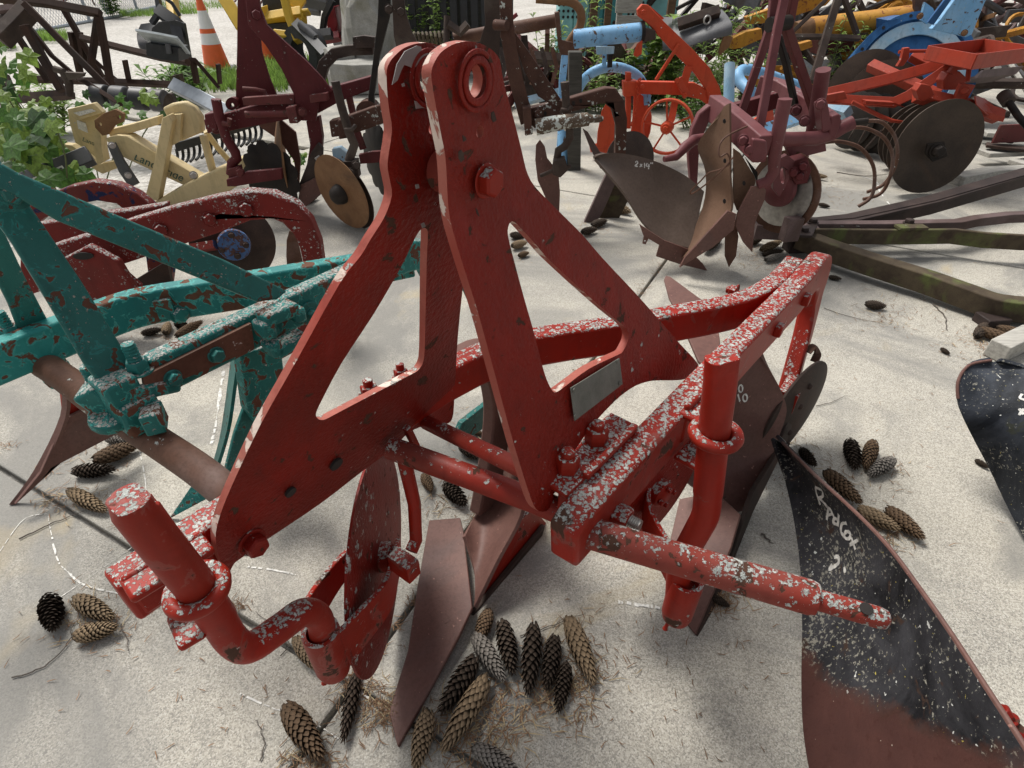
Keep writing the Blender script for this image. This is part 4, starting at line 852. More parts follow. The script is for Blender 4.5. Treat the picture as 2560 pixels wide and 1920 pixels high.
put('moldboard', sheet(coons(spline([P(1828, 258, Yv - .10), P(1829, 350, Yv - .16), P(1829, 440, Yv - .22), P(1832, 525, Yv - .26), P(1790, 580, Yv - .28), P(1715, 645, Yv - .28)], 4), spline([P(1800, 282, Yv - .06), P(1764, 330, Yv - .02), P(1748, 368, Yv + .02), P(1768, 430, Yv + .0), P(1760, 520, Yv - .06), P(1700, 660, Yv - .2)], 4), 5, .02, Vector((.2, 1, 0))), .009), M['boardrust'], mv, smooth=60)
for x, y in ((1811, 303), (1812, 402), (1811, 503), (1860, 458)): put('bolt_hole', tp(ell(x, y, 4, 6, 10), Yv - (.215 if y < 350 else .285 if y > 500 else .235), .003), M['hole'], mv)
put('share', tp([(1818, 526), (1840, 534), (1834, 572), (1780, 618), (1698, 668), (1712, 642), (1760, 590)], Yv - .34, .014), M['share'], mv, bevel=.002)
put('moldboard', tp([(1833, 370), (1850, 382), (1886, 440), (1888, 456), (1868, 522), (1842, 526), (1832, 500)], Yv - .2, .01), M['boardrust'], mv, bevel=.002)
put('wing', tp([(1862, 392), (1893, 430), (1893, 460), (1886, 440)], Yv - .1, .01), BI, mv)
put('share', tp([(1878, 466), (1905, 465), (1914, 474), (1910, 500), (1892, 540), (1886, 560), (1880, 630), (1858, 606), (1838, 565), (1842, 535), (1864, 492)], Yv - .26, .014), M['share'], mv, bevel=.002)
put('coulter_disc', tp([(1812, 560), (1822, 540), (1838, 545), (1846, 590), (1840, 640), (1822, 668), (1812, 640)], Yv - .22, .006), M['brownrust'], mv, bevel=.001)
put('beam', bar([P(1908, 374, 2.42), P(1860, 330, 2.60), P(1812, 288, 2.85), P(1782, 268, 3.0)], .06, .11), MV, mv, bevel=.006)
put('beam_curve', tp([(1725, 470), (1718, 380), (1728, 320), (1745, 282), (1768, 262), (1795, 260), (1812, 280), (1790, 292), (1770, 300), (1758, 330), (1745, 380), (1740, 470)], 2.98, .05), MV, mv, bevel=.006)
put('beam', bar([P(2078, 318, 2.72), P(2010, 268, 2.98), P(1942, 226, 3.22), P(1900, 214, 3.3)], .06, .10), MV, mv, bevel=.006)
put('cross_beam', tp([(1822, 262), (1940, 229), (1946, 250), (1940, 268), (1860, 296), (1830, 290)], 3.02, .05), M['maroon'], mv, bevel=.004)
for pts, w, m in (([(1852, 284, 2.9), (1905, 130, 2.86), (1928, 60, 2.84), (1938, -40, 2.84)], 19, MV), ([(1897, 330, 2.6), (1922, 190, 2.68), (1944, 70, 2.76), (1968, -40, 2.8)], 20, MV), ([(1988, 264, 3.0), (1965, 160, 2.95), (1945, 92, 2.9)], 11, BI), ([(2042, 292, 2.86), (2000, 170, 2.86), (1968, 75, 2.86), (1990, -40, 2.86)], 22, M['maroonrust'])):
    put('a_frame_leg', pb(pts, w, .03), m, mv, bevel=.003)
put('top_pin', pt([(1922, 62, 2.8), (1972, 56, 2.84)], 34), BI, mv)
put('cross_shaft', pt([(1912, 346, 2.5), (1980, 348, 2.55), (2040, 346, 2.6), (2080, 334, 2.62), (2110, 316, 2.62), (2132, 306, 2.62)], 34, 16), MV, mv)
put('hitch_pin', pt([(2128, 307, 2.62), (2168, 302, 2.62)], 15), BI, mv)
put('hitch_pin', pt([(1660, 398, 2.7), (1690, 392, 2.72), (1712, 368, 2.75), (1735, 350, 2.8), (1765, 346, 2.84)], [14, 20, 26, 26, 26]), MV, mv)
put('coulter_shank', pt([(1963, 247, 2.42), (1950, 310, 2.42), (1936, 385, 2.44), (1934, 430, 2.46), (1920, 452, 2.46), (1894, 462, 2.46)], [34, 34, 32, 28, 26, 24], 18), MV, mv)
put('coulter_shank', pt([(2058, 174, 2.72), (2048, 236, 2.74), (2030, 330, 2.76), (2010, 380, 2.78), (2006, 400, 2.78)], [36, 36, 30, 26, 26], 18), MV, mv)
for q in (((2042, 258), (2060, 250), (2072, 320), (2048, 328)), ((2070, 286), (2090, 280), (2096, 300), (2080, 340), (2062, 342))): put('clamp_block', tp(q, 2.62, .07), MV, mv, bevel=.006)
put('clamp_plate', tp([(1880, 345), (1914, 350), (1916, 390), (1892, 406), (1872, 400)], 2.36, .03), MV, mv, bevel=.006)
for x, y, Y in ((1858, 350, 2.4), (1874, 372, 2.38), (2052, 260, 2.58), (2012, 302, 2.7), (1990, 275, 2.9)): put('hex_bolt', pbolt(x, y, Y, 22, .03), MV, mv, bevel=.002)
put('yoke', tp([(1935, 400), (1965, 385), (1985, 400), (1975, 430), (1958, 470), (1945, 490), (1930, 470), (1932, 430)], 2.56, .03, [ell(1954, 436, 7, 22, 12)]), MV, mv, bevel=.004)
put('coulter_wheel', pdisc(1955, 482, 2.66, .185, (-.80, -.52, .06), dish=.006, th=.008), M['brownrust'], mv, smooth=60)
put('wheel_face', lathe(P(1955, 482, 2.645), (-.80, -.52, .06), [(.150, 0), (.150, .004), (.10, .008)], 32), M['bare'], mv)
put('wheel_hub', lathe(P(1950, 470, 2.63), (-.80, -.52, .06), [(.085, 0), (.08, .02), (.05, .035)], 24), MV, mv)
put('swivel_block', join(tp([(1972, 398), (2010, 388), (2020, 420), (2010, 452), (1982, 456), (1970, 430)], 2.58, .07), pbolt(1985, 430, 2.52, 20, .03), pbolt(2008, 415, 2.52, 20, .03), pbolt(2000, 440, 2.52, 20, .03)), M['maroon'], mv, bevel=.007)
put('trip_arm', tp([(1960, 362), (1985, 360), (2060, 355), (2062, 375), (2010, 388), (1975, 398)], 2.68, .04), MV, mv, bevel=.004)
wr = [(1868, 316, 2.5), (1836, 330, 2.45), (1808, 348, 2.40), (1797, 372, 2.38), (1800, 392, 2.36), (1818, 384, 2.36), (1824, 408, 2.36), (1800, 424, 2.36), (1772, 432, 2.38), (1752, 452, 2.4), (1727, 478, 2.45), (1735, 482, 2.45), (1790, 440, 2.36), (1834, 392, 2.36)]
tag(put('wire_loop', tube(spline([P(*q) for q in wr], 5), .0035, 6), M['brownrust']), 'loop of rusty wire wound round the mauve plow\'s tall moldboard', 'wire')
# ============================================================ orange-red disc harrow
M['orangered'] = painted('orange_red_paint', (.34, .042, .020), (.30, .055, .034), rustc=(.10, .03, .02), chip=.40, lich=.04, top=.10, rough=.45)
M['discdark'] = rusty('disc_steel', (.050, .038, .030), (.085, .062, .047), (.10, .060, .038), sc=5, rough=.5)
OR, DD = M['orangered'], M['discdark']
hw = thing('disc_harrow', G(2330, 470), 'orange-red disc harrow with large brown discs and a square weight tray', 'disc harrow')
ax_h = (-.10, -1, .02)
for k, (x, y, Y) in enumerate(((2343, 370, 3.60), (2318, 358, 3.80), (2296, 348, 3.98), (2274, 340, 4.14))):
    put('harrow_disc', pdisc(x, y, Y, P(x, y, Y).z - .004, (.06, -1, .04), dish=-.03, th=.006), DD, hw, smooth=60)
put('axle_nut', join(tp([(2318, 360), (2360, 354), (2368, 390), (2330, 404), (2312, 384)], 3.565, .02), bolt(P(2341, 376, 3.55), (.06, -1, .04), .034, .04)), BI, hw, bevel=.004)
for x, y, Y in ((2165, 222, 4.75), (2130, 262, 4.9), (2205, 250, 4.6)): put('harrow_disc', pdisc(x, y, Y, .26, (-.45, -1, .1), dish=.03), DD, hw, smooth=60)
for x, y, Y in ((2128, 300, 4.55), (2160, 306, 4.5), (2192, 310, 4.45), (2225, 316, 4.4)): put('gang_disc', pdisc(x, y, Y, .20, (-1, -.35, 0), dish=.03), BI, hw, smooth=60)
put('draft_bar', pb([(2070, 233, 4.1), (2230, 196, 4.15), (2385, 152, 4.2)], 26, .02), OR, hw, bevel=.003)
put('draft_bar', pb([(2055, 246, 4.05), (2150, 252, 4.05), (2235, 256, 4.05), (2270, 240, 4.05), (2400, 150, 4.1)], 24, .02), OR, hw, bevel=.003)
put('hitch_rod', pt([(2130, 255, 4.0), (2200, 290, 3.95), (2230, 302, 3.9), (2266, 306, 3.9)], [10, 10, 9, 5]), OR, hw)
put('hitch_plate', tp([(2058, 238), (2110, 228), (2116, 246), (2062, 256)], 4.02, .03), OR, hw, bevel=.003)
put('scraper_plate', tp([(2160, 250), (2230, 254), (2262, 268), (2240, 262), (2160, 258)], 3.98, .06), OR, hw)
put('gang_beam', pb([(2175, 163, 4.6), (2230, 188, 4.45), (2290, 216, 4.3), (2345, 240, 4.2)], 24, .06), OR, hw, bevel=.004)
put('gang_beam', pb([(2280, 138, 4.6), (2330, 165, 4.5)], 22, .06), OR, hw, bevel=.004)
put('gang_beam', join(pb([(2292, 238, 3.85), (2400, 262, 3.85), (2498, 292, 3.85)], 24, .08)), OR, hw, bevel=.004)
put('beam_end', tp([(2284, 225), (2296, 207), (2320, 212), (2330, 235), (2300, 252), (2290, 245)], 3.8, .06), OR, hw, bevel=.004)
put('scraper_shovel', sheet(coons([P(2438, 240, 3.75), P(2442, 262, 3.72), P(2470, 288, 3.72)], [P(2462, 246, 3.9), P(2490, 268, 3.86), P(2505, 284, 3.85)], 4, .02, Vector((0, 1, 0))), .006), OR, hw)
put('scraper_bar', tp([(2380, 262), (2400, 258), (2510, 292), (2505, 304), (2480, 300)], 3.75, .02), OR, hw)
put('lever_rod', pt([(2247, 130, 4.45), (2260, 128, 4.45), (2345, 127, 4.4), (2352, 136, 4.4), (2350, 148, 4.4)], 8), OR, hw)
put('lever_bracket', tp([(2257, 120), (2272, 118), (2270, 145), (2256, 164), (2240, 166), (2250, 150)], 4.4, .03), OR, hw, bevel=.003)
cs = [P(2446, 131, 3.62), P(2331, 90, 4.0), P(2460, 100, 4.35), P(2585, 140, 3.95)]
zt = sum(p.z for p in cs) / 4; cs = [Vector((p.x, p.y, zt)) for p in cs]; dz = Vector((0, 0, -.075))
tr = put('weight_tray', plate([c + dz for c in cs], th=.006, nrm=(0, 0, 1)), OR, hw)
for i in range(4): put('tray_side', bar([cs[i] + dz * .5, cs[(i + 1) % 4] + dz * .5], .008, .075), OR, tr, bevel=.001)
put('tray_post', pt([(2424, 162, 3.9), (2418, 205, 3.85)], 11), OR, hw)
put('tray_post', tp([(2360, 130), (2385, 130), (2440, 155), (2440, 172), (2380, 175), (2362, 150)], 4.15, .03), OR, hw)
put('bracket', tp([(2400, 208), (2436, 212), (2405, 262), (2378, 258)], 3.82, .03), OR, hw, bevel=.004); put('hex_bolt', pbolt(2412, 226, 3.78, 16, .02), OR, hw)
put('spring_block', tp([(2362, 180), (2390, 176), (2410, 195), (2400, 222), (2350, 222), (2348, 200)], 4.0, .08), OR, hw, bevel=.006)
put('clevis', tp([(2370, 180), (2385, 160), (2400, 158), (2412, 168), (2408, 172), (2395, 166), (2384, 186)], 3.95, .03), OR, hw)
for pts in ([(2055, 357, 3.2), (2100, 354, 3.2), (2150, 370, 3.2), (2182, 412, 3.2), (2186, 460, 3.2), (2176, 495, 3.2), (2146, 516, 3.2)], [(2110, 322, 3.3), (2160, 320, 3.3), (2210, 345, 3.3), (2232, 395, 3.3), (2222, 450, 3.3), (2200, 485, 3.3), (2158, 498, 3.3)], [(2165, 302, 3.35), (2205, 306, 3.35), (2236, 340, 3.35), (2244, 385, 3.35), (2234, 425, 3.35), (2208, 462, 3.35), (2168, 480, 3.35)]):
    put('spring_tine', tube(spline([P(*q) for q in pts], 5), .010, 8), M['brownrust'], hw)
for a, b in (((2150, 300), (2122, 348)), ((2172, 312), (2145, 360)), ((2205, 326), (2160, 375))): put('tooth', pt([(*a, 3.9), (*b, 3.9)], [7, 4]), BN, hw)

# ============================================================ blue blower housing
M['blue'] = painted('blue_paint', (.018, .075, .20), (.05, .16, .36), rustc=(.17, .14, .14), chip=.30, lich=.10, top=.2, lcol=(.3, .38, .45), rough=.4, psc=6)
bw = thing('snow_blower', G(2290, 240), 'blue round blower housing with tilted chute behind the disc harrow', 'blower')
cb = P(2275, 195, 5.6)
hs_ax = Vector((-.2, -1, .45)).normalized()
put('housing', lathe(cb, hs_ax, [(.50, -.40), (.52, -.02), (.52, .02), (.46, .02), (.45, -.02), (.30, -.03), (.02, -.03)], 48), M['blue'], bw, smooth=40)
put('silver_band', ring(cb + hs_ax * -.0, hs_ax, .34, .44, .012, 48), M['bluewhite'], bw)
for k in range(14):
    t = k * math.pi / 7; x, y, a = axes(hs_ax); put('bolt_hole', lathe(cb + hs_ax * .021 + (x * math.cos(t) + y * math.sin(t)) * .49, hs_ax, [(.014, 0), (.014, .002)], 8), M['hole'], bw)
put('chute', tp([(2325, 72), (2345, 50), (2410, -40), (2490, -60), (2455, 10), (2425, 85), (2410, 92)], 5.35, .05), M['lightblue'], bw, bevel=.004)
put('chute_side', tp([(2318, 55), (2390, -40), (2404, -40), (2332, 62)], 5.25, .02), M['blue'], bw)
put('skid', sheet(coons([P(2460, 175, 5.2), P(2440, 195, 5.1), P(2400, 205, 5.1), P(2350, 206, 5.1)], [P(2560, 165, 5.8), P(2540, 185, 5.7), P(2480, 205, 5.7), P(2420, 212, 5.6)], 4), .02), M['mauveiron'], bw)
put('gear_arm', tp([(2205, 48), (2250, 40), (2330, 40), (2336, 80), (2290, 100), (2205, 92)], 5.9, .2), M['blue'], bw)
put('mount_panel', tp([(2310, 5), (2330, 20), (2336, 35), (2315, 60), (2300, 50)], 5.5, .03), M['lightblue'], bw)
for x, y in ((2411, 82), (2300, 40)): put('hex_bolt', pbolt(x, y, 5.25, 12, .03), TR, bw)

# ============================================================ yellow rusted roller tube, frame and scrap behind
M['yellow'] = painted('yellow_rusting', (.48, .24, .03), (.40, .17, .03), rustc=(.15, .06, .025), chip=.58, lich=.05, top=.1, rough=.55, psc=26)
yt = thing('roller', P(2020, 60, 6.4) * Vector((1, 1, 0)), 'long yellow rusted steel tube lying across the scrap at upper right', 'roller')
put('tube', pt([(2010, 72, 6.4), (2160, 55, 6.2), (2290, 38, 6.0)], 48, 24), M['yellow'], yt); put('end_plate', tp([(2283, -20), (2312, -20), (2312, 50), (2286, 55)], 5.95, .05), M['brownrust'], yt, bevel=.004)
put('tube_extension', pt([(1985, 84, 6.3), (2040, 68, 6.4)], 50, 20), M['tanrust'], yt)
put('support', tp([(2040, 70), (2110, 60), (2120, 120), (2040, 135)], 6.5, .3), M['maroonrust'], yt)
ya = thing('loader_arm', G(1800, 240, 0), 'slanting yellow loader arm behind the mauve plow', 'loader arm')
put('arm', tp([(1862, 42), (1920, 22), (1990, -10), (2100, -30), (2060, 12), (1980, 40), (1900, 58), (1868, 60)], 6.8, .1), M['yellow'], ya, bevel=.005)
put('lower_arm', tp([(1824, 96), (1860, 78), (1900, 70), (1902, 95), (1850, 118), (1826, 122)], 6.2, .1), M['yellow'], ya, bevel=.005)
put('foot', tp([(1995, 108), (2025, 100), (2028, 116), (2000, 126)], 6.0, .08), M['yellow'], ya, bevel=.005)
def scrapbar(name, pts, w, dep, mat, label, cat='scrap bar', k=0):
    p = [P(*q) for q in pts]; return tag(put(name, pb(pts, w, dep, k), mat, bevel=.004), label, cat)
lat = thing('angle_frame', G(2050, 260), 'crossed brown angle irons leaning in front of the yellow tube', 'frame')
for pts, w in (([(2100, -20, 5.9), (2075, 60, 5.8), (2045, 160, 5.6), (2030, 205, 5.5)], 18), ([(2108, -10, 6.0), (2130, 50, 5.9), (2142, 85, 5.9)], 10), ([(1975, 86, 5.9), (2065, 0, 6.0)], 9), ([(1975, 92, 5.8), (2060, 92, 5.8), (2150, 96, 5.8)], 10)): put('angle_iron', pb(pts, w, .04), BN, lat, bevel=.003)

gb = thing('scoop', G(1760, 200), 'dented grey sheet-metal scoop with a rusty rim behind the orange plow', 'scoop')
M['greysheet'] = rusty('grey_sheet', (.085, .088, .094), (.125, .125, .13), (.075, .06, .05), sc=6, rough=.5)
put('scoop_shell', sheet(coons(spline([P(1640, 50, 6.2), P(1700, 46, 6.1), P(1760, 36, 6.0), P(1805, 30, 5.9)], 3), spline([P(1660, 125, 5.9), P(1710, 120, 5.7), P(1770, 100, 5.6), P(1828, 82, 5.6)], 3), 6, .12, Vector((0, -1, 0))), .02), M['greysheet'], gb, smooth=60)
put('rim', pb([(1695, 62, 5.8), (1760, 40, 5.75), (1798, 28, 5.75)], 22, .08), BN, gb, bevel=.004)
put('ring', torus(P(1768, 50, 5.68), (.3, -1, 0), .03, .008, 18, 6), M['bare'], gb)
put('side_plate', tp([(1795, 130), (1810, 85), (1832, 92), (1822, 118), (1800, 136)], 5.6, .02), M['tanrust'], gb)

# ============================================================ orange-red walking plough with a spoked wheel
M['vermilion'] = painted('vermilion_paint', (.55, .060, .020), (.50, .075, .030), rustc=(.30, .05, .025), chip=.06, lich=0, top=0, rough=.5)
VE = M['vermilion']
op = thing('walking_plow', G(1660, 395), 'bright orange-red plow with a spoked wheel and hanging chain', 'plow')
Yo = 4.45
put('lift_arm', tp([(1592, 24), (1604, 10), (1620, 12), (1660, 55), (1730, 122), (1772, 168), (1796, 215), (1809, 264), (1772, 264), (1762, 220), (1735, 182), (1680, 127), (1622, 62), (1594, 40)], Yo, .05), VE, op, bevel=.004)
put('lift_arm', tp([(1612, 18), (1626, 16), (1660, 46), (1650, 50)], Yo + .12, .02), VE, op)
put('beam', tp([(1583, 202), (1690, 204), (1735, 206), (1772, 226), (1800, 264), (1772, 264), (1746, 246), (1700, 236), (1583, 233)], Yo + .02, .06), VE, op, bevel=.004)
put('standard', tp([(1564, 180), (1577, 180), (1576, 320), (1564, 320)], Yo - .03, .05), VE, op, bevel=.004)
put('standard_clamp', tp([(1556, 202), (1590, 200), (1592, 236), (1558, 240)], Yo - .05, .08), VE, op, bevel=.005)
put('moldboard', sheet(coons([P(1584, 238, Yo + .1), P(1600, 235, Yo + .12), P(1612, 245, Yo + .14), P(1622, 270, Yo + .15)], [P(1566, 385, Yo), P(1590, 370, Yo), P(1615, 360, Yo + .02), P(1626, 330, Yo + .05)], 5, .04, Vector((.5, 1, 0))), .008), VE, op, smooth=60)
put('jointer', tp([(1494, 330), (1504, 278), (1517, 256), (1530, 275), (1540, 330), (1541, 385), (1490, 385)], Yo - .12, .01), VE, op, bevel=.002)
put('strut', pt([(1698, 110, Yo - .04), (1640, 200, Yo - .02)], 9), VE, op)
put('brace', pb([(1695, 198, Yo - .05), (1718, 240, Yo - .05)], 18, .02), VE, op); put('brace', pb([(1722, 166, Yo - .04), (1705, 225, Yo - .04)], 18, .02), VE, op)
for x, y in ((1693, 202), (1712, 238), (1609, 30), (1606, 216)): put('rivet', pbolt(x, y, Yo - .08, 11, .015), VE, op)
put('link', tp([(1592, 110), (1606, 100), (1604, 135), (1592, 143), (1583, 138)], Yo - .05, .02), VE, op, bevel=.004)
put('share_bar', pb([(1475, 372, Yo - .1), (1520, 360, Yo - .1), (1565, 345, Yo)], 14, .04), VE, op); put('leg', pb([(1688, 250, Yo), (1678, 300, Yo - .1), (1662, 330, Yo - .2)], 16, .03), VE, op)
wc = P(1668, 318, Yo - .28); wa = Vector((-.45, -1, .05)).normalized(); R_w = .175
wh = put('wheel_rim', lathe(wc, wa, [(R_w, -.022), (R_w + .006, 0), (R_w, .022), (R_w - .012, .022), (R_w - .012, -.022)], 44, True), VE, op, smooth=40)
x_, y_, a_ = axes(wa)
for k in range(5): t = .5 + k * 2 * math.pi / 5; d_ = x_ * math.cos(t) + y_ * math.sin(t); put('spoke', tube([wc + d_ * .02, wc + d_ * (R_w - .006)], .007, 8), VE, wh)
put('wheel_hub', lathe(wc, wa, [(.03, -.05), (.042, -.03), (.042, .03), (.028, .055)], 16), VE, wh); put('hex_nut', bolt(wc + wa * .05, wa, .018, .02), VE, wh)
cp = [P(1602, 196, Yo - .1), P(1592, 212, Yo - .1), P(1594, 240, Yo - .1), P(1590, 270, Yo - .1), P(1584, 300, Yo - .1), P(1578, 314, Yo - .1)]
cs2 = spline(cp, 4)
ch = thing('chain', P(1590, 312, Yo - .1), 'orange-red chain hanging from the spoked-wheel plow', 'chain')
for i in range(len(cs2) - 1):
    d_ = (cs2[i + 1] - cs2[i]).normalized(); s_ = d_.cross(Vector((0, 1, 0)) if i % 2 else Vector((1, 0, .1))).normalized(); L_ = (cs2[i + 1] - cs2[i]).length * .75; c_ = (cs2[i] + cs2[i + 1]) / 2
    put('chain_link', tube([c_ + d_ * L_ * math.cos(t) + s_ * .009 * math.sin(t) for t in [k * math.pi / 5 for k in range(11)]], .0035, 5), VE, ch)

# ============================================================ light-blue pipe implement on a dark wooden post
lbp = thing('pipe_implement', G(1440, 425), 'light blue pipe implement with an arched pipe resting beside a dark wooden post', 'implement')
put('cylinder', pt([(1436, 98, 4.55), (1520, 88, 4.5), (1606, 80, 4.45)], 42, 20), M['lightblue'], lbp)
put('end_block', tp([(1606, 68), (1636, 74), (1638, 96), (1610, 104)], 4.42, .08), BN, lbp, bevel=.006)
put('collar', pt([(1602, 80, 4.44), (1610, 79, 4.44)], 48, 20), BI, lbp)
put('arched_pipe', tube(spline([P(1440, 235, 4.7), P(1456, 205, 4.65), P(1480, 182, 4.6), P(1520, 168, 4.6), P(1560, 172, 4.6), P(1595, 192, 4.6), P(1612, 225, 4.6), P(1616, 260, 4.6)], 4), .034, 14), M['lightblue'], lbp)
put('hanger', pb([(1513, 112, 4.5), (1510, 165, 4.5)], 9, .03), M['lightblue'], lbp); put('hanger_post', pb([(1526, 118, 4.52), (1524, 168, 4.52)], 11, .03), BI, lbp)
put('lug_plate', tp([(1490, 116), (1536, 116), (1534, 134), (1492, 136)], 4.42, .02), M['bluewhite'], lbp)
put('lower_leg', pb([(1412, 140, 4.75), (1406, 200, 4.7), (1404, 300, 4.65), (1398, 400, 4.5)], 16, .05), M['lightblue'], lbp)
put('frame_pipe', pt([(1408, 330, 4.2), (1406, 420, 4.1)], 26), M['lightblue'], lbp)
tag(put('wooden_post', tp([(1421, 128), (1455, 128), (1452, 280), (1450, 424), (1418, 424), (1420, 280)], 4.12, .09), M['darkwood'], bevel=.006), 'square dark weathered wooden post with light blue pipe beside it', 'post')
lb2 = thing('bent_pipe', G(1960, 330), 'light blue bent pipe frame lying behind the mauve plow', 'pipe frame')
put('loop_pipe', tube(spline([P(1880, 232, 3.9), P(1855, 210, 4.0), P(1846, 190, 4.05), P(1856, 176, 4.1), P(1880, 176, 4.12), P(1930, 192, 4.15), P(1990, 214, 4.2), P(2030, 232, 4.2)], 4), .034, 14), M['lightblue'], lb2)
put('stub_pipe', pt([(1824, 160, 4.0), (1823, 200, 3.95), (1822, 262, 3.9)], 26, 14), M['bluewhite'], lb2)
put('lower_rail', pb([(1895, 330, 3.6), (2010, 292, 3.8)], 24, .06), M['lightblue'], lb2); put('lower_rail', pb([(2060, 262, 4.3), (2110, 278, 4.2), (2115, 292, 4.2)], 26, .06), M['bluewhite'], lb2)
put('foot_panel', tp([(1880, 300), (1930, 270), (1938, 320), (1885, 345)], 3.75, .02), VE, lb2)

# ============================================================ brown rollers and hooks behind the brown plough
rr = thing('cultivator', G(1330, 300), 'rusty cultivator with round roller, curved hook tine and coil spring', 'cultivator')
put('roller', pt([(1135, 98, 5.6), (1260, 75, 5.6), (1390, 52, 5.6)], 30, 18), M['brownrust'], rr)
put('spring_tine', tube(spline([P(1340, -4, 5.4), P(1390, 0, 5.4), P(1430, 6, 5.4), P(1452, 30, 5.4), P(1450, 65, 5.4), P(1430, 95, 5.4), P(1412, 125, 5.4)], 4), .034, 10), M['tanrust'], rr)
put('tine_arm', tp([(1386, 30), (1398, 28), (1404, 100), (1430, 105), (1448, 110), (1446, 130), (1405, 145), (1396, 120)], 5.3, .06), M['brownrust'], rr, bevel=.006)
put('upright', pb([(1240, 60, 5.7), (1240, 160, 5.6), (1242, 230, 5.6)], 18, .05), BN, rr); put('upright', pb([(1310, 90, 5.7), (1318, 200, 5.6), (1325, 260, 5.6)], 16, .05), BN, rr)
put('rear_beam', pb([(1120, 150, 5.9), (1300, 140, 5.9), (1420, 150, 5.9)], 20, .08), BN, rr); put('lever', pb([(1120, 60, 5.5), (1150, 80, 5.5), (1170, 60, 5.5)], 14, .05), BN, rr)
sp = [P(1030 + 84 * t / 64, 95 - 2 * t / 64 + 13 * math.cos(t * .8), 5.6 + .09 * math.sin(t * .8)) for t in range(64)]
put('coil_spring', tube(sp, .012, 7), M['mossy'], rr); put('spring_rod', pt([(1118, 40, 5.55), (1116, 108, 5.5)], 16), BN, rr)
for i in range(7): put('shovel_tooth', pb([(1250 + i * 26, 120, 5.5), (1262 + i * 26, 170, 5.45), (1250 + i * 26, 210, 5.4)], 9, .05), M['brownrust'] if i % 2 else BN, rr)
put('cross_frame', pb([(1290, 260, 5.3), (1400, 230, 5.5)], 14, .06), M['bluewhite'], rr)
# ============================================================ cream landscape rake
M['cream'] = painted('cream_paint', (.60, .48, .26), (.54, .44, .25), rustc=(.16, .07, .025), chip=.20, lich=.02, top=.05, rough=.5, primer=(.38, .24, .10), psc=7)
M['black'] = plain('black_paint', (.018, .019, .021), .5, .3, 30)
CR = M['cream']
cz = thing('landscape_rake', G(430, 560), 'cream landscape rake with triangular frame and black tine bar', 'landscape rake')
Yc = 3.35
put('main_tube', tp([(360, 520), (470, 455), (620, 385), (642, 396), (642, 432), (540, 498), (410, 552), (370, 556)], Yc, .12), CR, cz, bevel=.008)
put('frame_leg', tp([(368, 494), (392, 400), (412, 292), (428, 284), (438, 300), (420, 400), (402, 498)], Yc - .03, .06), CR, cz, bevel=.004)
put('frame_bar', tp([(276, 322), (340, 306), (402, 288), (405, 308), (340, 328), (284, 344)], Yc + .08, .06), CR, cz, bevel=.004)
put('head_plate', tp([(410, 268), (430, 258), (465, 252), (490, 266), (508, 292), (511, 328), (455, 352), (428, 302)], Yc + .05, .05), CR, cz, bevel=.012)
put('head_tab', tp([(432, 286), (456, 284), (452, 352), (424, 368)], Yc, .03), CR, cz)
put('rear_post', pt([(508, 338, Yc + .05), (530, 420, Yc + .03), (549, 482, Yc)], 19, 14), CR, cz)
put('brace', pb([(514, 328, Yc + .15), (545, 370, Yc + .2), (576, 405, Yc + .2)], 12, .03), CR, cz, bevel=.003)
dt = put('swing_tube', tp([(272, 342), (300, 334), (330, 336), (512, 442), (480, 464), (300, 380)], Yc + .05, .08), CR, cz, bevel=.006)
put('end_plate', tp([(480, 452), (508, 440), (512, 446), (482, 462)], Yc - .03, .02), M['brownrust'], cz)
put('hex_bolt', pbolt(484, 438, Yc - .02, 16, .02), M['bare'], cz)
put('pivot_box', join(tp([(172, 272), (238, 256), (262, 280), (252, 330), (250, 412), (196, 372), (176, 300)], Yc + .3, .03), tp([(172, 272), (238, 256), (262, 280), (196, 300)], Yc + .26, .04)), CR, cz, bevel=.004)
put('side_gusset', tp([(240, 330), (258, 320), (262, 372), (268, 400), (250, 410), (244, 370)], Yc + .1, .06), CR, cz)
put('base_flange', tp([(162, 358), (185, 360), (250, 408), (300, 398), (298, 418), (262, 432), (240, 420)], Yc + .15, .05), CR, cz, bevel=.004)
put('lock_plate', tp([(238, 300), (262, 282), (290, 272), (312, 284), (310, 304), (290, 312), (272, 336), (258, 338), (240, 318)], Yc + .02, .02, [ell(252, 310, 5, 5, 10), ell(300, 292, 5, 5, 10)]), M['tanrust'], cz, bevel=.002)
put('link_bar', tp([(270, 362), (288, 356), (310, 400), (348, 458), (326, 468), (300, 430)], Yc - .04, .02), M['greysheet'], cz, bevel=.002)
for x, y in ((280, 363), (320, 438)): put('hex_bolt', pbolt(x, y, Yc - .07, 13, .02), M['bare'], cz)
put('decal', tp([(192, 300), (214, 308), (220, 332), (196, 322)], Yc + .28, .004), M['chalk'], cz); put('decal', tp([(184, 282), (228, 272), (240, 278), (200, 290)], Yc + .235, .004), M['chalk'], cz)
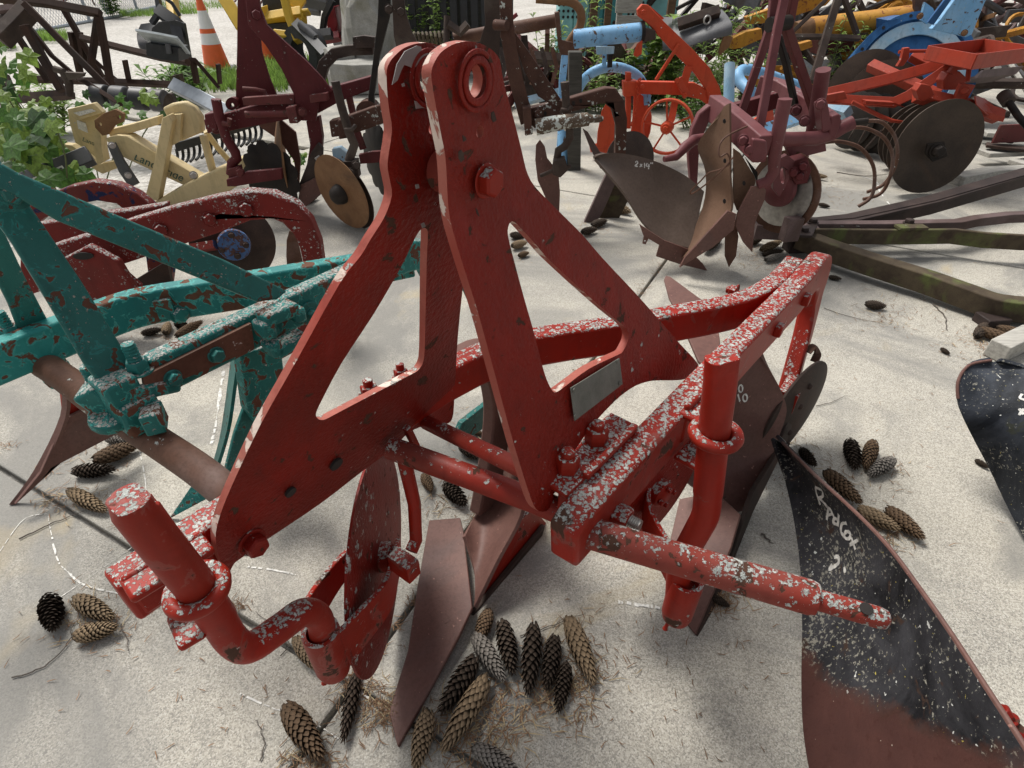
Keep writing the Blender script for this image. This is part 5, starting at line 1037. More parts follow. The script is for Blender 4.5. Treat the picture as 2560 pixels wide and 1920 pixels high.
def lettering(txt, p0, p1, size, mat, parent, up=None, name='lettering'):
    """flat letters from p0 towards p1"""
    cu = bpy.data.curves.new('letters', 'FONT'); cu.body = txt; cu.size = 1.0; cu.extrude = .01; tmp = bpy.data.objects.new('letters', cu); COL.objects.link(tmp)
    me = bpy.data.meshes.new_from_object(tmp.evaluated_get(bpy.context.evaluated_depsgraph_get())); COL.objects.unlink(tmp); bpy.data.objects.remove(tmp)
    x = (p1 - p0).normalized(); nrm = (CAM - p0); up = up or nrm.cross(x).normalized(); up = (up - x * up.dot(x)).normalized(); z = x.cross(up)
    g = ([p0 + x * (v.co.x * size) + up * (v.co.y * size) + z * (v.co.z * size) for v in me.vertices], [tuple(p.vertices) for p in me.polygons])
    return put(name, g, mat, parent, smooth=0)
M['green'] = plain('decal_green', (.01, .06, .04), .5)
lettering('Land Pride', P(333, 398, Yc - .004), P(480, 466, Yc - .004), .062, M['green'], dt)
lettering('Land', P(205, 352, Yc + .27), P(240, 366, Yc + .27), .035, M['green'], cz)
put('tine_bar', pb([(-40, 500, 3.0), (90, 445, 3.15), (228, 388, 3.3)], 44, .05), M['black'], cz, bevel=.004)
lettering('LR3590', P(158, 412, 3.16), P(70, 450, 3.06), .085, M['chalk'], cz)
rb = put('rake_bar', tp([(440, 356), (560, 322), (660, 288), (668, 306), (560, 342), (445, 378)], Yc + .5, .05), M['black'], cz, bevel=.004)
def tine(x, y, Y, l=40): return tube(spline([P(x, y, Y), P(x + 4, y + l * .5, Y), P(x + 2, y + l, Y - .06), P(x - 6, y + l * 1.3, Y - .12)], 4), .009, 6)
for i in range(16): x = 440 + i * 14; put('tine', tine(x, 372 - (x - 440) * .30, Yc + .5, 34), M['black'], cz)
for i in range(7): x = 62 + i * 17; put('tine', bar(spline([P(x, 432 - (x - 60) * .24, 3.25), P(x - 12, 412 - (x - 60) * .2, 3.35), P(x - 34, 418 - (x - 60) * .2, 3.4)], 4), .02, .006), M['greysheet'], cz)

# ============================================================ rusty truss machine, upper left
M['trussrust'] = rusty('truss_rust', (.030, .018, .014), (.062, .034, .024), (.045, .034, .028), sc=6)
TRU = M['trussrust']
tm = thing('truss_frame', G(250, 330), 'tall rusty truss frame of crossed angle irons at upper left', 'frame machine')
Yt = 4.9
for pts, w in (([(-20, -8, Yt), (120, 8, Yt), (252, 34, Yt)], 17), ([(62, 10, Yt - .2), (180, 130, Yt - .3), (290, 240, Yt - .4)], 15), ([(60, 62, Yt - .3), (110, 150, Yt - .3), (155, 228, Yt - .4)], 17), ([(72, 66, Yt), (130, 140, Yt), (182, 184, Yt)], 9), ([(38, 82, Yt), (80, 145, Yt), (122, 205, Yt)], 11), ([(152, 10, Yt + .4), (198, 90, Yt + .4), (262, 205, Yt + .4)], 11), ([(245, 40, Yt + .1), (225, 178, Yt)], 9), ([(247, 40, Yt), (262, 120, Yt), (280, 235, Yt - .1)], 12), ([(205, 95, Yt + .3), (320, 124, Yt + .2), (395, 142, Yt), (470, 155, Yt - .1)], 13), ([(178, 80, Yt + .4), (200, 182, Yt + .4)], 10), ([(198, 80, Yt + .4), (215, 170, Yt + .4)], 9), ([(80, 198, Yt + .1), (260, 204, Yt + .1), (440, 212, Yt + .1)], 12), ([(175, 185, Yt - .4), (230, 215, Yt - .5), (300, 260, Yt - .6)], 11), ([(225, 140, Yt + .3), (280, 190, Yt + .3), (330, 230, Yt + .2)], 8), ([(470, 150, Yt), (490, 152, Yt), (548, 220, Yt)], 9), ([(482, 152, Yt), (492, 208, Yt)], 9), ([(312, 150, Yt + .1), (322, 200, Yt + .1)], 5), ([(545, 160, Yt + .2), (550, 210, Yt + .2)], 5)):
    put('angle_iron', pb(pts, w, .05), TRU, tm, bevel=.003)
put('head_box', pb([(0, 100, Yt - .3), (40, 60, Yt - .2), (75, 22, Yt - .1)], 28, .12), BN, tm, bevel=.004)
put('head_bar', pb([(0, 30, Yt + .1), (60, 22, Yt + .1)], 14, .08), M['mauveiron'], tm); put('head_bar', pb([(-10, 60, Yt + .1), (50, 40, Yt + .1)], 12, .08), BN, tm)
put('latch', pt([(136, 172, Yt - .5), (155, 178, Yt - .5), (172, 205, Yt - .5), (175, 240, Yt - .5)], [16, 18, 20, 16]), BN, tm)
put('latch_plate', tp([(165, 180), (212, 182), (208, 192), (175, 200)], Yt - .5, .04), BN, tm)
for i in range(4): put('drum', pt([(235 + i * 48, 238 + i * 4, Yt - .5), (272 + i * 48, 241 + i * 4, Yt - .5)], 52, 22), M['black'] if i % 2 == 0 else M['greysheet'], tm, bevel=.01)
put('drum_cap', tp(ell(425, 262, 14, 30), Yt - .6, .04), BN, tm); put('lower_rail', pb([(-20, 250, Yt - .3), (130, 240, Yt - .3), (180, 235, Yt - .3)], 16, .06), M['darkrust'], tm)
put('old_post', pt([(15, 190, 4.4), (40, 250, 4.3)], 16), BN, tm); put('old_post', pt([(5, 195, 4.4), (12, 300, 4.3)], 14), BN, tm)
galv = thing('steel_tube', G(500, 330), 'galvanised square steel tube lying above the cream rake', 'tube'); M['galv'] = plain('galvanised', (.30, .33, .36), .45, .2, 14, .5)
put('tube', pb([(436, 214, 4.7), (500, 245, 4.5), (575, 285, 4.3)], 32, .07), M['galv'], galv, bevel=.004); put('cap', tp([(428, 190), (452, 184), (458, 210), (436, 216)], 4.75, .06), M['mossy'], galv)
tb = thing('tool_box', P(420, 150, 4.75) * Vector((1, 1, 0)), 'open black tool box with pale rim on the rusty truss', 'tool box')
M['whiteplastic'] = plain('pale_plastic', (.42, .46, .47), .5, .15, 20)
put('box', tp([(378, 104), (420, 110), (458, 116), (460, 150), (415, 146), (380, 136)], 4.7, .16), M['black'], tb, bevel=.004); put('lid_rim', pb([(362, 96, 4.68), (420, 106, 4.66), (460, 114, 4.66)], 5, .2), M['whiteplastic'], tb); put('latch', tp([(414, 108), (424, 110), (428, 134), (418, 134)], 4.6, .02), M['greysheet'], tb)

# ============================================================ backhoe with bucket
M['cat'] = plain('machine_yellow', (.60, .38, .03), .45, .12, 8)
M['rubber'] = plain('black_rubber', (.022, .022, .024), .7, .3, 30); M['hose'] = plain('black_hose', (.012, .012, .013), .4)
ex = thing('backhoe', G(700, 120, 0), 'yellow backhoe with black bucket behind the maroon tower', 'backhoe')
Ye = 8.2
put('bucket', sheet(coons(spline([P(352, 60, 6.9), P(342, 85, 6.8), P(346, 110, 6.7), P(360, 132, 6.7)], 4), spline([P(420, 52, 6.9), P(424, 80, 6.8), P(426, 110, 6.7), P(424, 135, 6.7)], 4), 5, .1, Vector((0, 1, 0))), .03), M['greysheet'], ex, smooth=60)
put('bucket_side', tp([(382, 70), (400, 55), (440, 50), (462, 58), (472, 130), (400, 120), (380, 95)], 6.75, .04), M['black'], ex)
put('dipper', pb([(400, 30, 6.9), (445, 60, 6.8), (468, 185, 6.6)], 26, .12), M['black'], ex); put('dipper_link', pb([(392, -20, 7), (400, 30, 6.9), (380, 58, 6.9)], 10, .05), M['black'], ex)
put('boom', pb([(428, -20, 7.2), (434, 30, 7.0), (436, 52, 6.9)], 20, .12), M['cat'], ex, bevel=.01); put('hydraulic_hose', pt([(405, -10, 6.8), (430, 8, 6.8), (450, 40, 6.8)], 9), M['hose'], ex)
put('boom', pb([(552, -20, 7.2), (580, 25, 7.1), (610, 75, 7.0)], 30, .15), M['cat'], ex, bevel=.01)
for pts, w, d in (([(650, 20, Ye), (665, 50, Ye), (760, 38, Ye)], 22, .2), ([(708, -20, Ye - .2), (722, 40, Ye - .2), (746, 105, Ye - .3)], 16, .15), ([(690, 92, Ye - .2), (745, 98, Ye - .2)], 16, .2), ([(725, -10, Ye + .2), (756, 18, Ye + .2)], 36, .1), ([(745, 50, Ye), (758, 56, Ye)], 24, .2), ([(735, 35, Ye), (774, 30, Ye)], 8, .1)): put('chassis_member', pb(pts, w, d), M['cat'], ex, bevel=.01)
put('engine_block', tp([(670, 56), (730, 52), (738, 88), (690, 95), (668, 80)], Ye + .1, .3), M['black'], ex, bevel=.02); put('seat_back', tp([(660, -30), (712, -30), (716, 30), (670, 40)], Ye + .3, .3), M['black'], ex, bevel=.02)
put('outrigger_leg', pb([(742, 62, Ye - .4), (790, 110, Ye - .6), (818, 140, Ye - .8)], 22, .12), M['black'], ex); put('hydraulic_cylinder', pt([(750, 60, Ye - .5), (790, 95, Ye - .6)], 18), M['greysheet'], ex); put('piston_rod', pt([(788, 94, Ye - .6), (816, 130, Ye - .7)], 9), M['bare'], ex)
put('tyre', lathe(P(765, 130, Ye - .3), (-.6, -1, 0), [(.15, -.1), (.28, -.1), (.30, 0), (.28, .1), (.15, .1)], 28, True), M['rubber'], ex, smooth=40)
tk = thing('tractor', G(850, 130, 0), 'red tractor with big black tyre standing behind the boulder', 'tractor'); M['tred'] = plain('tractor_red', (.22, .015, .02), .5, .3, 10)
put('tyre', lathe(P(880, 40, 9.2), (-.9, -.5, 0), [(.30, -.2), (.60, -.2), (.66, -.08), (.66, .08), (.60, .2), (.30, .2)], 36, True), M['rubber'], tk, smooth=40)
put('axle_housing', tp([(822, 30), (842, 12), (850, 60), (846, 84), (826, 86)], 8.8, .3), M['tred'], tk, bevel=.02); put('drawbar', pb([(800, 100, 8.6), (850, 90, 8.6)], 16, .1), M['tred'], tk); put('lift_arm', pb([(832, 0, 8.5), (812, 40, 8.5), (806, 84, 8.5)], 12, .06), M['black'], tk)
put('lower_link', pb([(790, 88, 8.4), (830, 84, 8.4)], 18, .1), M['black'], tk); put('black_frame', pb([(760, -5, 9), (820, 8, 9)], 22, .2), M['black'], tk); put('fender', pb([(740, 20, 9.2), (800, 28, 9.2)], 14, .1), M['greysheet'], tk)
# ============================================================ traffic cones
M['coneo'] = plain('cone_orange', (.75, .13, .03), .5, .08, 12); M['conew'] = plain('cone_white', (.75, .75, .74), .5, .05, 12)
def cone(x, y, label):
    b = G(x, y); t = thing('traffic_cone', b, label, 'traffic cone', 'traffic cones'); s = .9; cut = [(.165, .04), (.075, .415), (.0, 0)]
    R_ = lambda h: .165 - (.165 - .035) * (h / .78)
    put('base', box(b + Vector((0, 0, .018)), .42, .42, .036, .3), M['black'], t, bevel=.01)
    for h0, h1, m in ((.03, .30, 'coneo'), (.30, .42, 'conew'), (.42, .47, 'coneo'), (.47, .66, 'conew'), (.66, .80, 'coneo')): put('cone_band', lathe(b, (0, 0, 1), [(R_(h0), h0), (R_(h1), h1)], 28), M[m], t)
cone(546, 176, 'orange traffic cone with two white bands on the gravel left of the maroon tower'); cone(670, 152, 'orange traffic cone mostly hidden behind the maroon tower')
# ============================================================ boulder and cut stones
def stone(name, c, sx, sy, sz, label, seed, mat, rz=0, sub=3, rough=.25):
    bm = bmesh.new(); bmesh.ops.create_cube(bm, size=1); bmesh.ops.subdivide_edges(bm, edges=bm.edges[:], cuts=sub, use_grid_fill=True)
    rng = random.Random(seed); M3 = Matrix.Rotation(rz, 3, 'Z'); V = []
    for v in bm.verts:
        p = v.co.copy(); l = p.length; p = p.lerp(p.normalized() * .62, rough); p += Vector((rng.uniform(-1, 1), rng.uniform(-1, 1), rng.uniform(-1, 1))) * .045
        V.append(Vector(c) + M3 @ Vector((p.x * sx, p.y * sy, p.z * sz)) + Vector((0, 0, sz / 2)))
    Fs = [tuple(x.index for x in f.verts) for f in bm.faces]; bm.free(); return tag(put(name, (V, Fs), mat, smooth=0, bevel=.01), label, 'stone')
M['stone'] = rusty('field_stone', (.24, .235, .21), (.40, .39, .36), (.20, .19, .13), sc=5, rough=.9, bump=.8); M['stone'].name = 'field_stone'
gs = G(905, 225); stone('boulder', (gs.x + .1, gs.y + .4, 0), .55, .5, 1.0, 'pale rough boulder standing on a stone block behind the dark brown plow', 3, M['stone'], .4, 4, .80)
stone('stone_block', (gs.x + .15, gs.y - .05, 0), .9, .5, .30, 'flat-topped cut stone block at the foot of the boulder', 5, M['stone'], .1, 2, .08)
stone('stone_block', (gs.x - .22, gs.y + .1, 0), .28, .3, .40, 'upright grey stone slab leaning left of the boulder', 8, M['stone'], .5, 2, .2)
wp = G(880, 150); tag(put('wooden_plank', box((wp.x, wp.y + .2, .55), .16, .05, 1.1, .2), M['brownwood'], bevel=.004), 'tan wooden plank standing behind the boulder', 'plank')
# ============================================================ teal cabinets, slatted crates and fence behind
M['cab'] = plain('cabinet_teal', (.22, .50, .50), .5, .2, 6); M['cab2'] = plain('cabinet_dark_teal', (.05, .27, .29), .5, .2, 6)
for i, (x0, x1, Y, m, lab) in enumerate(((1396, 1470, 8.0, 'cab', 'pale teal metal cabinet with perforated panel behind the cultivator'), (1472, 1540, 8.2, 'cab2', 'dark teal metal cabinet beside brown uprights'), (1545, 1690, 8.4, 'cab', 'teal metal cabinet with perforated panel behind the orange plow'))):
    a, b = P(x0, 70, Y), P(x1, 70, Y); cab = thing('metal_cabinet', Vector(((a.x + b.x) / 2, Y, 0)), lab, 'cabinet'); w = b.x - a.x
    put('body', box(((a.x + b.x) / 2, Y + .3, .6), w, .5, 1.2), M[m], cab, bevel=.01)
    for k in range(2): put('door', box((a.x + w * (.25 + .5 * k), Y + .04, .62), w * .46, .03, 1.1), M[m], cab, bevel=.006)
    if i != 1:
        c0 = a + Vector((w * .28 if i == 0 else w * .30, 0, 0))
        for r in range(7):
            for k in range(5): put('vent_hole', lathe((c0.x - .10 + k * .055, Y + .022, .98 - r * .06), (0, -1, 0), [(.016, 0), (.016, .004)], 8), M['hole'], cab)
for x, w, lab in ((1480, 14, 'narrow brown upright in front of the teal cabinets, left one'), (1515, 12, 'narrow brown upright in front of the teal cabinets, right one'), (1668, 14, 'brown upright at the right end of the teal cabinets')):
    p = P(x, 90, 7.6); tag(put('upright_post', box((p.x, 7.6, .65), w * .006, .06, 1.3), M['brownwood'], bevel=.004), lab, 'post')
pal = thing('wooden_pallet', P(1575, 100, 7.2) * Vector((1, 1, 0)), 'weathered grey wooden pallet standing upright before the teal cabinet', 'pallet')
for y0, hgt in ((10, .16), (58, .14), (112, .12)): a, b = P(1540, y0, 7.2), P(1598, y0, 7.2); put('slat', box(((a.x + b.x) / 2, 7.2, a.z), b.x - a.x, .03, hgt), M['greywood'], pal, bevel=.004)
for x in (1546, 1592): a = P(x, 60, 7.25); put('stringer', box((a.x, 7.25, .55), .06, .05, 1.1), M['greywood'], pal, bevel=.004)
pb2 = thing('pallet_board', G(2500, 380), 'bleached white pallet boards under the disc harrow at the right edge', 'pallet')
for i, (x, y) in enumerate(((2440, 330), (2480, 345), (2540, 325), (2470, 392), (2550, 405))):
    c = G(x, y, .05); put('slat', box((c.x + .1, c.y, .05 + .03 * (i % 2)), .34, .12, .03, .15 * (i - 2)), M['greywood'], pb2, bevel=.003)
tag(put('plank', bar([G(2390, 450, .03), G(2480, 432, .03), G(2580, 428, .03)], .10, .06), M['greywood'], bevel=.004), 'bleached plank lying in front of the disc harrow at right', 'plank')
rl = thing('rail_bracket', G(2500, 400), 'rusty flat iron with bolts lying on the pallet boards at the right edge', 'iron bar')
put('flat', bar([G(2465, 362, .12), G(2600, 378, .12)], .10, .02), M['darkrust'], rl, bevel=.003); put('web', bar([G(2490, 335, .2), G(2620, 330, .2)], .02, .12), M['maroonrust'], rl, bevel=.003)
for x, y in ((2492, 350), (2522, 356)): put('hex_bolt', bolt(G(x, y, .135), (0, 0, 1), .022, .03), BN, rl)
hd = thing('hand_crank', G(2550, 320), 'dark iron screw handle leaning at the right edge beside the harrow', 'handle')
put('rod', pt([(2518, 250, 3.9), (2545, 290, 3.8), (2580, 330, 3.7)], 16), BI, hd); put('knob', pt([(2508, 236, 3.95), (2522, 256, 3.88)], 30, 10), BN, hd)
# slatted crates
sc = thing('slatted_crate', P(1090, 60, 8) * Vector((1, 1, 0)), 'black slatted crate behind the coil spring', 'crate')
for i in range(9): a = P(1030 + i * 26, 30, 8.0); put('slat', box((a.x, 8.0, .6), .085, .04, 1.2), M['black'], sc, bevel=.004)
for z in (.25, .95): a, b = P(1030, 30, 8.05), P(1240, 30, 8.05); put('rail', box(((a.x + b.x) / 2, 8.06, z), b.x - a.x, .05, .1), M['black'], sc, bevel=.004)
tag(put('crate_back', box((P(1130, 30, 8.3).x, 8.35, .55), 1.5, .04, 1.1), M['darkwood']), 'dark board panel behind the black slatted crate', 'panel')
# fence
fe = thing('chain_link_fence', G(180, 60), 'galvanised chain link fence with fallen top rails at far upper left', 'fence')
f0, f1 = G(60, 82), G(440, 14); up1 = Vector((0, 0, 1.5))
put('bottom_rail', tube([f0, f1], .03, 8), M['galv'], fe); put('top_rail', tube([f0 + up1, f1 + up1], .03, 8), M['galv'], fe)
for t in (0, .33, .66, 1): put('post', tube([f0.lerp(f1, t), f0.lerp(f1, t) + up1], .035, 8), M['galv'], fe)
g = []; Lf = (f1 - f0).length; nw = int(Lf / .11)
for k in range(-14, nw):
    for sgn in (0, 1):
        a = k * .11; b = a + 1.5; s0_, s1_ = max(a, 0), min(b, Lf)
        if s1_ <= s0_: continue
        za, zb = (s0_ - a), (s1_ - a)
        if sgn: za, zb = 1.5 - za, 1.5 - zb
        d_ = (f1 - f0).normalized(); g.append(tube([f0 + d_ * s0_ + Vector((0, 0, za)), f0 + d_ * s1_ + Vector((0, 0, zb))], .004, 3, False))
m_ = put('wire_mesh', join(*g), M['galv'], fe, smooth=0); m_['kind'] = 'stuff'
rail = thing('loose_pipe', G(330, 30), 'galvanised pipe lying on the ground at the far fence', 'pipe'); put('pipe', tube([G(318, 34, .05), G(390, 18, .05)], .05, 8), M['galv'], rail)
# far scrap: heaps of old iron that read as one mass
def heap(name, cx, cy, rx, ry, h, n, mats, label, seed):
    rng = random.Random(seed); gs_ = [[] for _ in mats]
    for i in range(n):
        a, r = rng.uniform(0, 6.28), math.sqrt(rng.random()); x = cx + rx * r * math.cos(a); y = cy + ry * r * math.sin(a); z = h * rng.random() * (1 - r * .5)
        L_ = rng.uniform(.3, 1.3); t = rng.uniform(0, 6.28); e = rng.uniform(-.6, .9); d_ = Vector((math.cos(t) * math.cos(e), math.sin(t) * math.cos(e), math.sin(e))) * L_ / 2; c = Vector((x, y, z + .05))
        p0, p1 = c - d_, c + d_; p0.z = max(p0.z, .01); p1.z = max(p1.z, .01); k = rng.randrange(len(mats)); u = rng.random()
        gs_[k].append(tube([p0, p1], rng.uniform(.015, .05), 7) if u < .3 else bar([p0, p1], rng.uniform(.01, .05), rng.uniform(.04, .16)) if u < .85 else torus(c, d_, rng.uniform(.15, .3), .025, 20, 5))
    t = thing(name, (cx, cy, 0), label, 'scrap heap')
    for g_, m in zip(gs_, mats):
        if g_: o = put('scrap_iron', join(*g_), M[m], t, smooth=40); o['kind'] = 'stuff'
    t['kind'] = 'stuff'
heap('scrap_heap', -14.5, 22.5, 7, 3, 2.2, 200, ['maroonrust', 'brown', 'brownwood', 'mauveiron'], 'heap of brown scrap iron beyond the chain link fence', 1)
heap('scrap_heap', 2.9, 8.3, 1.6, .8, 1.1, 90, ['blackiron', 'maroonrust', 'brown', 'greysheet'], 'tangle of dark scrap iron behind the yellow loader arm', 2)
heap('scrap_heap', 8.2, 9.2, 2.6, 1.6, 1.4, 150, ['brown', 'maroonrust', 'mauveiron', 'darkrust'], 'tangle of brown and maroon scrap iron at the upper right corner', 3)
heap('scrap_heap', 5.2, 8.6, 1.4, .8, 1.2, 70, ['tanrust', 'brown', 'greysheet', 'yellow'], 'heap of yellow and brown scrap iron behind the blue blower', 4)
heap('scrap_heap', .9, 6.6, .9, .4, .42, 50, ['brownrust', 'brown', 'maroonrust'], 'low heap of reddish scrap iron below the teal cabinets', 5)
heap('scrap_heap', -.9, 9.0, .9, .5, 1.0, 40, ['maroonrust', 'tred', 'black'], 'dark red scrap iron behind the slatted crate', 6)
heap('scrap_heap', 3.9, 6.5, 1.6, .5, .45, 45, ['brown', 'yellow', 'greywood', 'greysheet'], 'low heap of flat scrap iron and boards below the yellow tube', 9)
# ============================================================ plants
M['vine'] = leaf('vine_leaf', (.075, .17, .030)); M['vine2'] = leaf('vine_leaf_young', (.17, .26, .045)); M['vine3'] = leaf('vine_leaf_old', (.035, .085, .02)); M['weed'] = leaf('weed_leaf', (.13, .24, .05)); M['weed2'] = leaf('weed_leaf_pale', (.22, .33, .08)); M['grass'] = leaf('grass_blade', (.18, .29, .06)); M['stem'] = plain('plant_stem', (.10, .12, .045), .7)
rg = random.Random(11)
lv = [(0, 0, 0), (.28, -.12, .02), (.52, .10, .0), (.40, .30, .03), (.62, .58, -.02), (.33, .62, .04), (0, 1.0, -.05), (-.33, .62, .04), (-.62, .58, -.02), (-.40, .30, .03), (-.52, .10, .0), (-.28, -.12, .02), (0, .42, .07)]
leaf_me = bpy.data.meshes.new('vine_leaf'); leaf_me.from_pydata(lv, [], [(i, i + 1 if i < 11 else 0, 12) for i in range(12)]); leaf_me.materials.append(M['vine'])
def vine(name, label, base, region, n, Y0, Y1, smin, smax, cat='vine'):
    t = thing(name, base, label, cat); pts = []
    for k in range(n):
        while True:
            x, y = rg.uniform(region[0], region[2]), rg.uniform(region[1], region[3])
            if region[4] is None or region[4](x, y): break
        p = P(x, y, rg.uniform(Y0, Y1))
        if p.z < .01: p.z = .02
        o = bpy.data.objects.new('leaf', leaf_me); COL.objects.link(o); o.parent = t; o.location = p - Vector(base)
        d = Vector((rg.uniform(-.6, .6), -1 + rg.uniform(-.3, .5), rg.uniform(.2, 1.3))).normalized()
        o.rotation_euler = (Matrix.Rotation(0, 3, 'X') @ (d.to_track_quat('Z', 'Y').to_matrix() @ Matrix.Rotation(math.pi + rg.uniform(-1.0, 1.0), 3, 'Z'))).to_euler()
        s = rg.uniform(smin, smax); o.scale = (s, s, s)
        o.scale = (s, s * rg.uniform(.8, 1.2), s * rg.uniform(.6, 3.5)); k_ = rg.random()
        if k_ < .52: o.material_slots[0].link = 'OBJECT'; o.material_slots[0].material = M['vine2' if k_ < .40 else 'vine3']
        pts.append(p)
    for k in range(max(3, n // 9)):
        a = pts[rg.randrange(n)]; b = pts[rg.randrange(n)]; q = Vector((a.x * .5 + b.x * .5, a.y, 0.02))
        put('vine_stem', tube(spline([q, q.lerp(a, .5) + Vector((rg.uniform(-.1, .1), 0, .08)), a], 4), .004, 5), M['stem'], t)
vine('grape_vine', 'leafy green vine growing over the left edge beside the cream rake', G(60, 470), (-20, 270, 200, 440, lambda x, y: x < 120 + (y - 270) * .6), 95, 3.0, 3.9, .07, .14)
vine('grape_vine', 'thin vine with young yellow-green leaves climbing in front of the rusty truss', G(330, 420), (60, 215, 400, 300, lambda x, y: (x * 7 + y * 13) % 5 < 2.2), 26, 3.7, 4.0, .045, .085)
vine('grape_vine', 'vine shoots hanging at the far left edge in front of the gravel', G(20, 440), (-10, 105, 60, 270, None), 22, 3.4, 3.9, .05, .10)
vine('ground_vine', 'low leafy weeds on the ground behind the notched coulter disc', G(640, 440), (600, 372, 760, 402, None), 24, 3.75, 4.2, .04, .07, 'weeds')
def weed(name, label, x, y, hgt, n, spread, mat, ll=.06, lw=.014, seed=0, cat='weed'):
    r = random.Random(seed); b = G(x, y); t = thing(name, b, label, cat); st, V, Fs = [], [], []
    for k in range(n):
        a = r.uniform(0, 6.28); top = b + Vector((math.cos(a) * spread * r.random(), math.sin(a) * spread * .6 * r.random(), hgt * r.uniform(.55, 1.0))); b0 = b + Vector(((top.x - b.x) * .5, (top.y - b.y) * .5, 0))
        p = spline([b0, b0.lerp(top, .5) + Vector((r.uniform(-.04, .04), r.uniform(-.04, .04), .02)), top], 5); st.append(tube(p, [.005 - .003 * i / len(p) for i in range(len(p))], 5))
        m = int(12 + hgt * 28)
        for j in range(m):
            q = p[min(int((.12 + .88 * j / m) * (len(p) - 1)), len(p) - 2)].lerp(p[min(int((.12 + .88 * j / m) * (len(p) - 1)) + 1, len(p) - 1)], r.random())
            ang = j * 2.4 + r.uniform(-.5, .5); s = ll * r.uniform(.6, 1.2); d = Vector((math.cos(ang), math.sin(ang), r.uniform(.1, .9))).normalized(); w = d.cross(Vector((0, 0, 1))).normalized() * lw * r.uniform(.7, 1.3); o = len(V)
            V += [q, q + d * s * .45 + w + Vector((0, 0, .004)), q + d * s - Vector((0, 0, s * .35)), q + d * s * .45 - w + Vector((0, 0, .004)), q + d * s * .5 - Vector((0, 0, .004))]
            Fs += [(o, o + 1, o + 4), (o + 1, o + 2, o + 4), (o + 2, o + 3, o + 4), (o + 3, o, o + 4)]
    put('stems', join(*st), M['stem'], t)['kind'] = 'stuff'; put('foliage', (V, Fs), M[mat], t, smooth=0)['kind'] = 'stuff'
weed('leafy_weed', 'bright green leafy weeds growing among the black crate slats', 1075, 190, 1.1, 9, .55, 'weed2', .10, .03, 1)
weed('leafy_weed', 'bushy green weeds under the arched light blue pipe', 1500, 275, .55, 13, .65, 'weed2', .09, .022, 2)
weed('leafy_weed', 'broad-leaved green bush behind the orange plow chain', 1625, 268, .78, 16, .42, 'weed2', .13, .045, 3)
weed('leafy_weed', 'dense green weeds behind the spoked wheel', 1725, 285, .50, 16, .55, 'weed2', .08, .018, 4)
weed('tall_weed', 'tall feathery weed with narrow leaves left of the mauve plow top', 1790, 255, .95, 9, .30, 'weed2', .13, .012, 5)
weed('tall_weed', 'tall feathery weed growing between mauve plow and blue blower', 2060, 268, 1.05, 7, .40, 'weed2', .11, .008, 6)
weed('leafy_weed', 'low green weeds below the yellow loader arm', 1900, 250, .5, 12, .6, 'weed2', .09, .014, 7)
weed('tall_weed', 'spiky green weed right of the brown lichen plow tower', 1385, 240, .75, 10, .35, 'weed2', .12, .014, 8)
weed('tall_weed', 'single tall weed in front of the dark teal cabinet', 1468, 235, 1.0, 3, .12, 'weed2', .16, .016, 9)
weed('leafy_weed', 'tuft of lance-leaved weeds rising behind the cream rake box', 130, 330, .40, 10, .30, 'weed2', .16, .018, 15)
weed('leafy_weed', 'clump of narrow-leaved plants beside the galvanised tube', 470, 265, .42, 12, .40, 'weed', .22, .020, 10)
weed('leafy_weed', 'dark green plants under the spoked wheel at the yard edge', 1760, 320, .34, 18, .40, 'weed', .06, .018, 12)
weed('tall_weed', 'feathery green weed in front of the grey scoop', 1700, 262, .85, 6, .3, 'weed2', .12, .011, 13)
weed('leafy_weed', 'green bush growing along the far fence post', 280, 42, .9, 14, .6, 'weed', .14, .05, 14)
# grass
def grass(name, label, polys, n, h, seed):
    r = random.Random(seed); V, Fs = [], []
    for k in range(n):
        x0, y0, x1, y1 = polys[r.randrange(len(polys))]; p = G(r.uniform(x0, x1), r.uniform(y0, y1)); a = r.uniform(0, 6.28); hh = h * r.uniform(.4, 1.1); w = Vector((math.cos(a), math.sin(a), 0)) * .006; l = Vector((r.uniform(-.5, .5), r.uniform(-.5, .5), 0)) * hh; o = len(V)
        V += [p - w, p + w, p + l * .4 + Vector((0, 0, hh * .65)) + w * .6, p + l * .4 + Vector((0, 0, hh * .65)) - w * .6, p + l + Vector((0, 0, hh))]; Fs += [(o, o + 1, o + 2, o + 3), (o + 3, o + 2, o + 4)]
    tag(put(name, (V, Fs), M['grass'], smooth=0), label, 'grass', None, 'stuff')
grass('grass', 'strip of rough green grass along the gravel below the traffic cones', [(430, 178, 720, 232), (640, 150, 780, 200), (480, 190, 720, 225), (700, 180, 860, 215)], 5200, .14, 1)
grass('grass', 'far patches of grass by the fence and on the gravel', [(400, 8, 560, 22), (100, 90, 170, 104), (0, 110, 40, 122), (300, 34, 390, 42), (430, 28, 520, 36)], 3000, .16, 2)

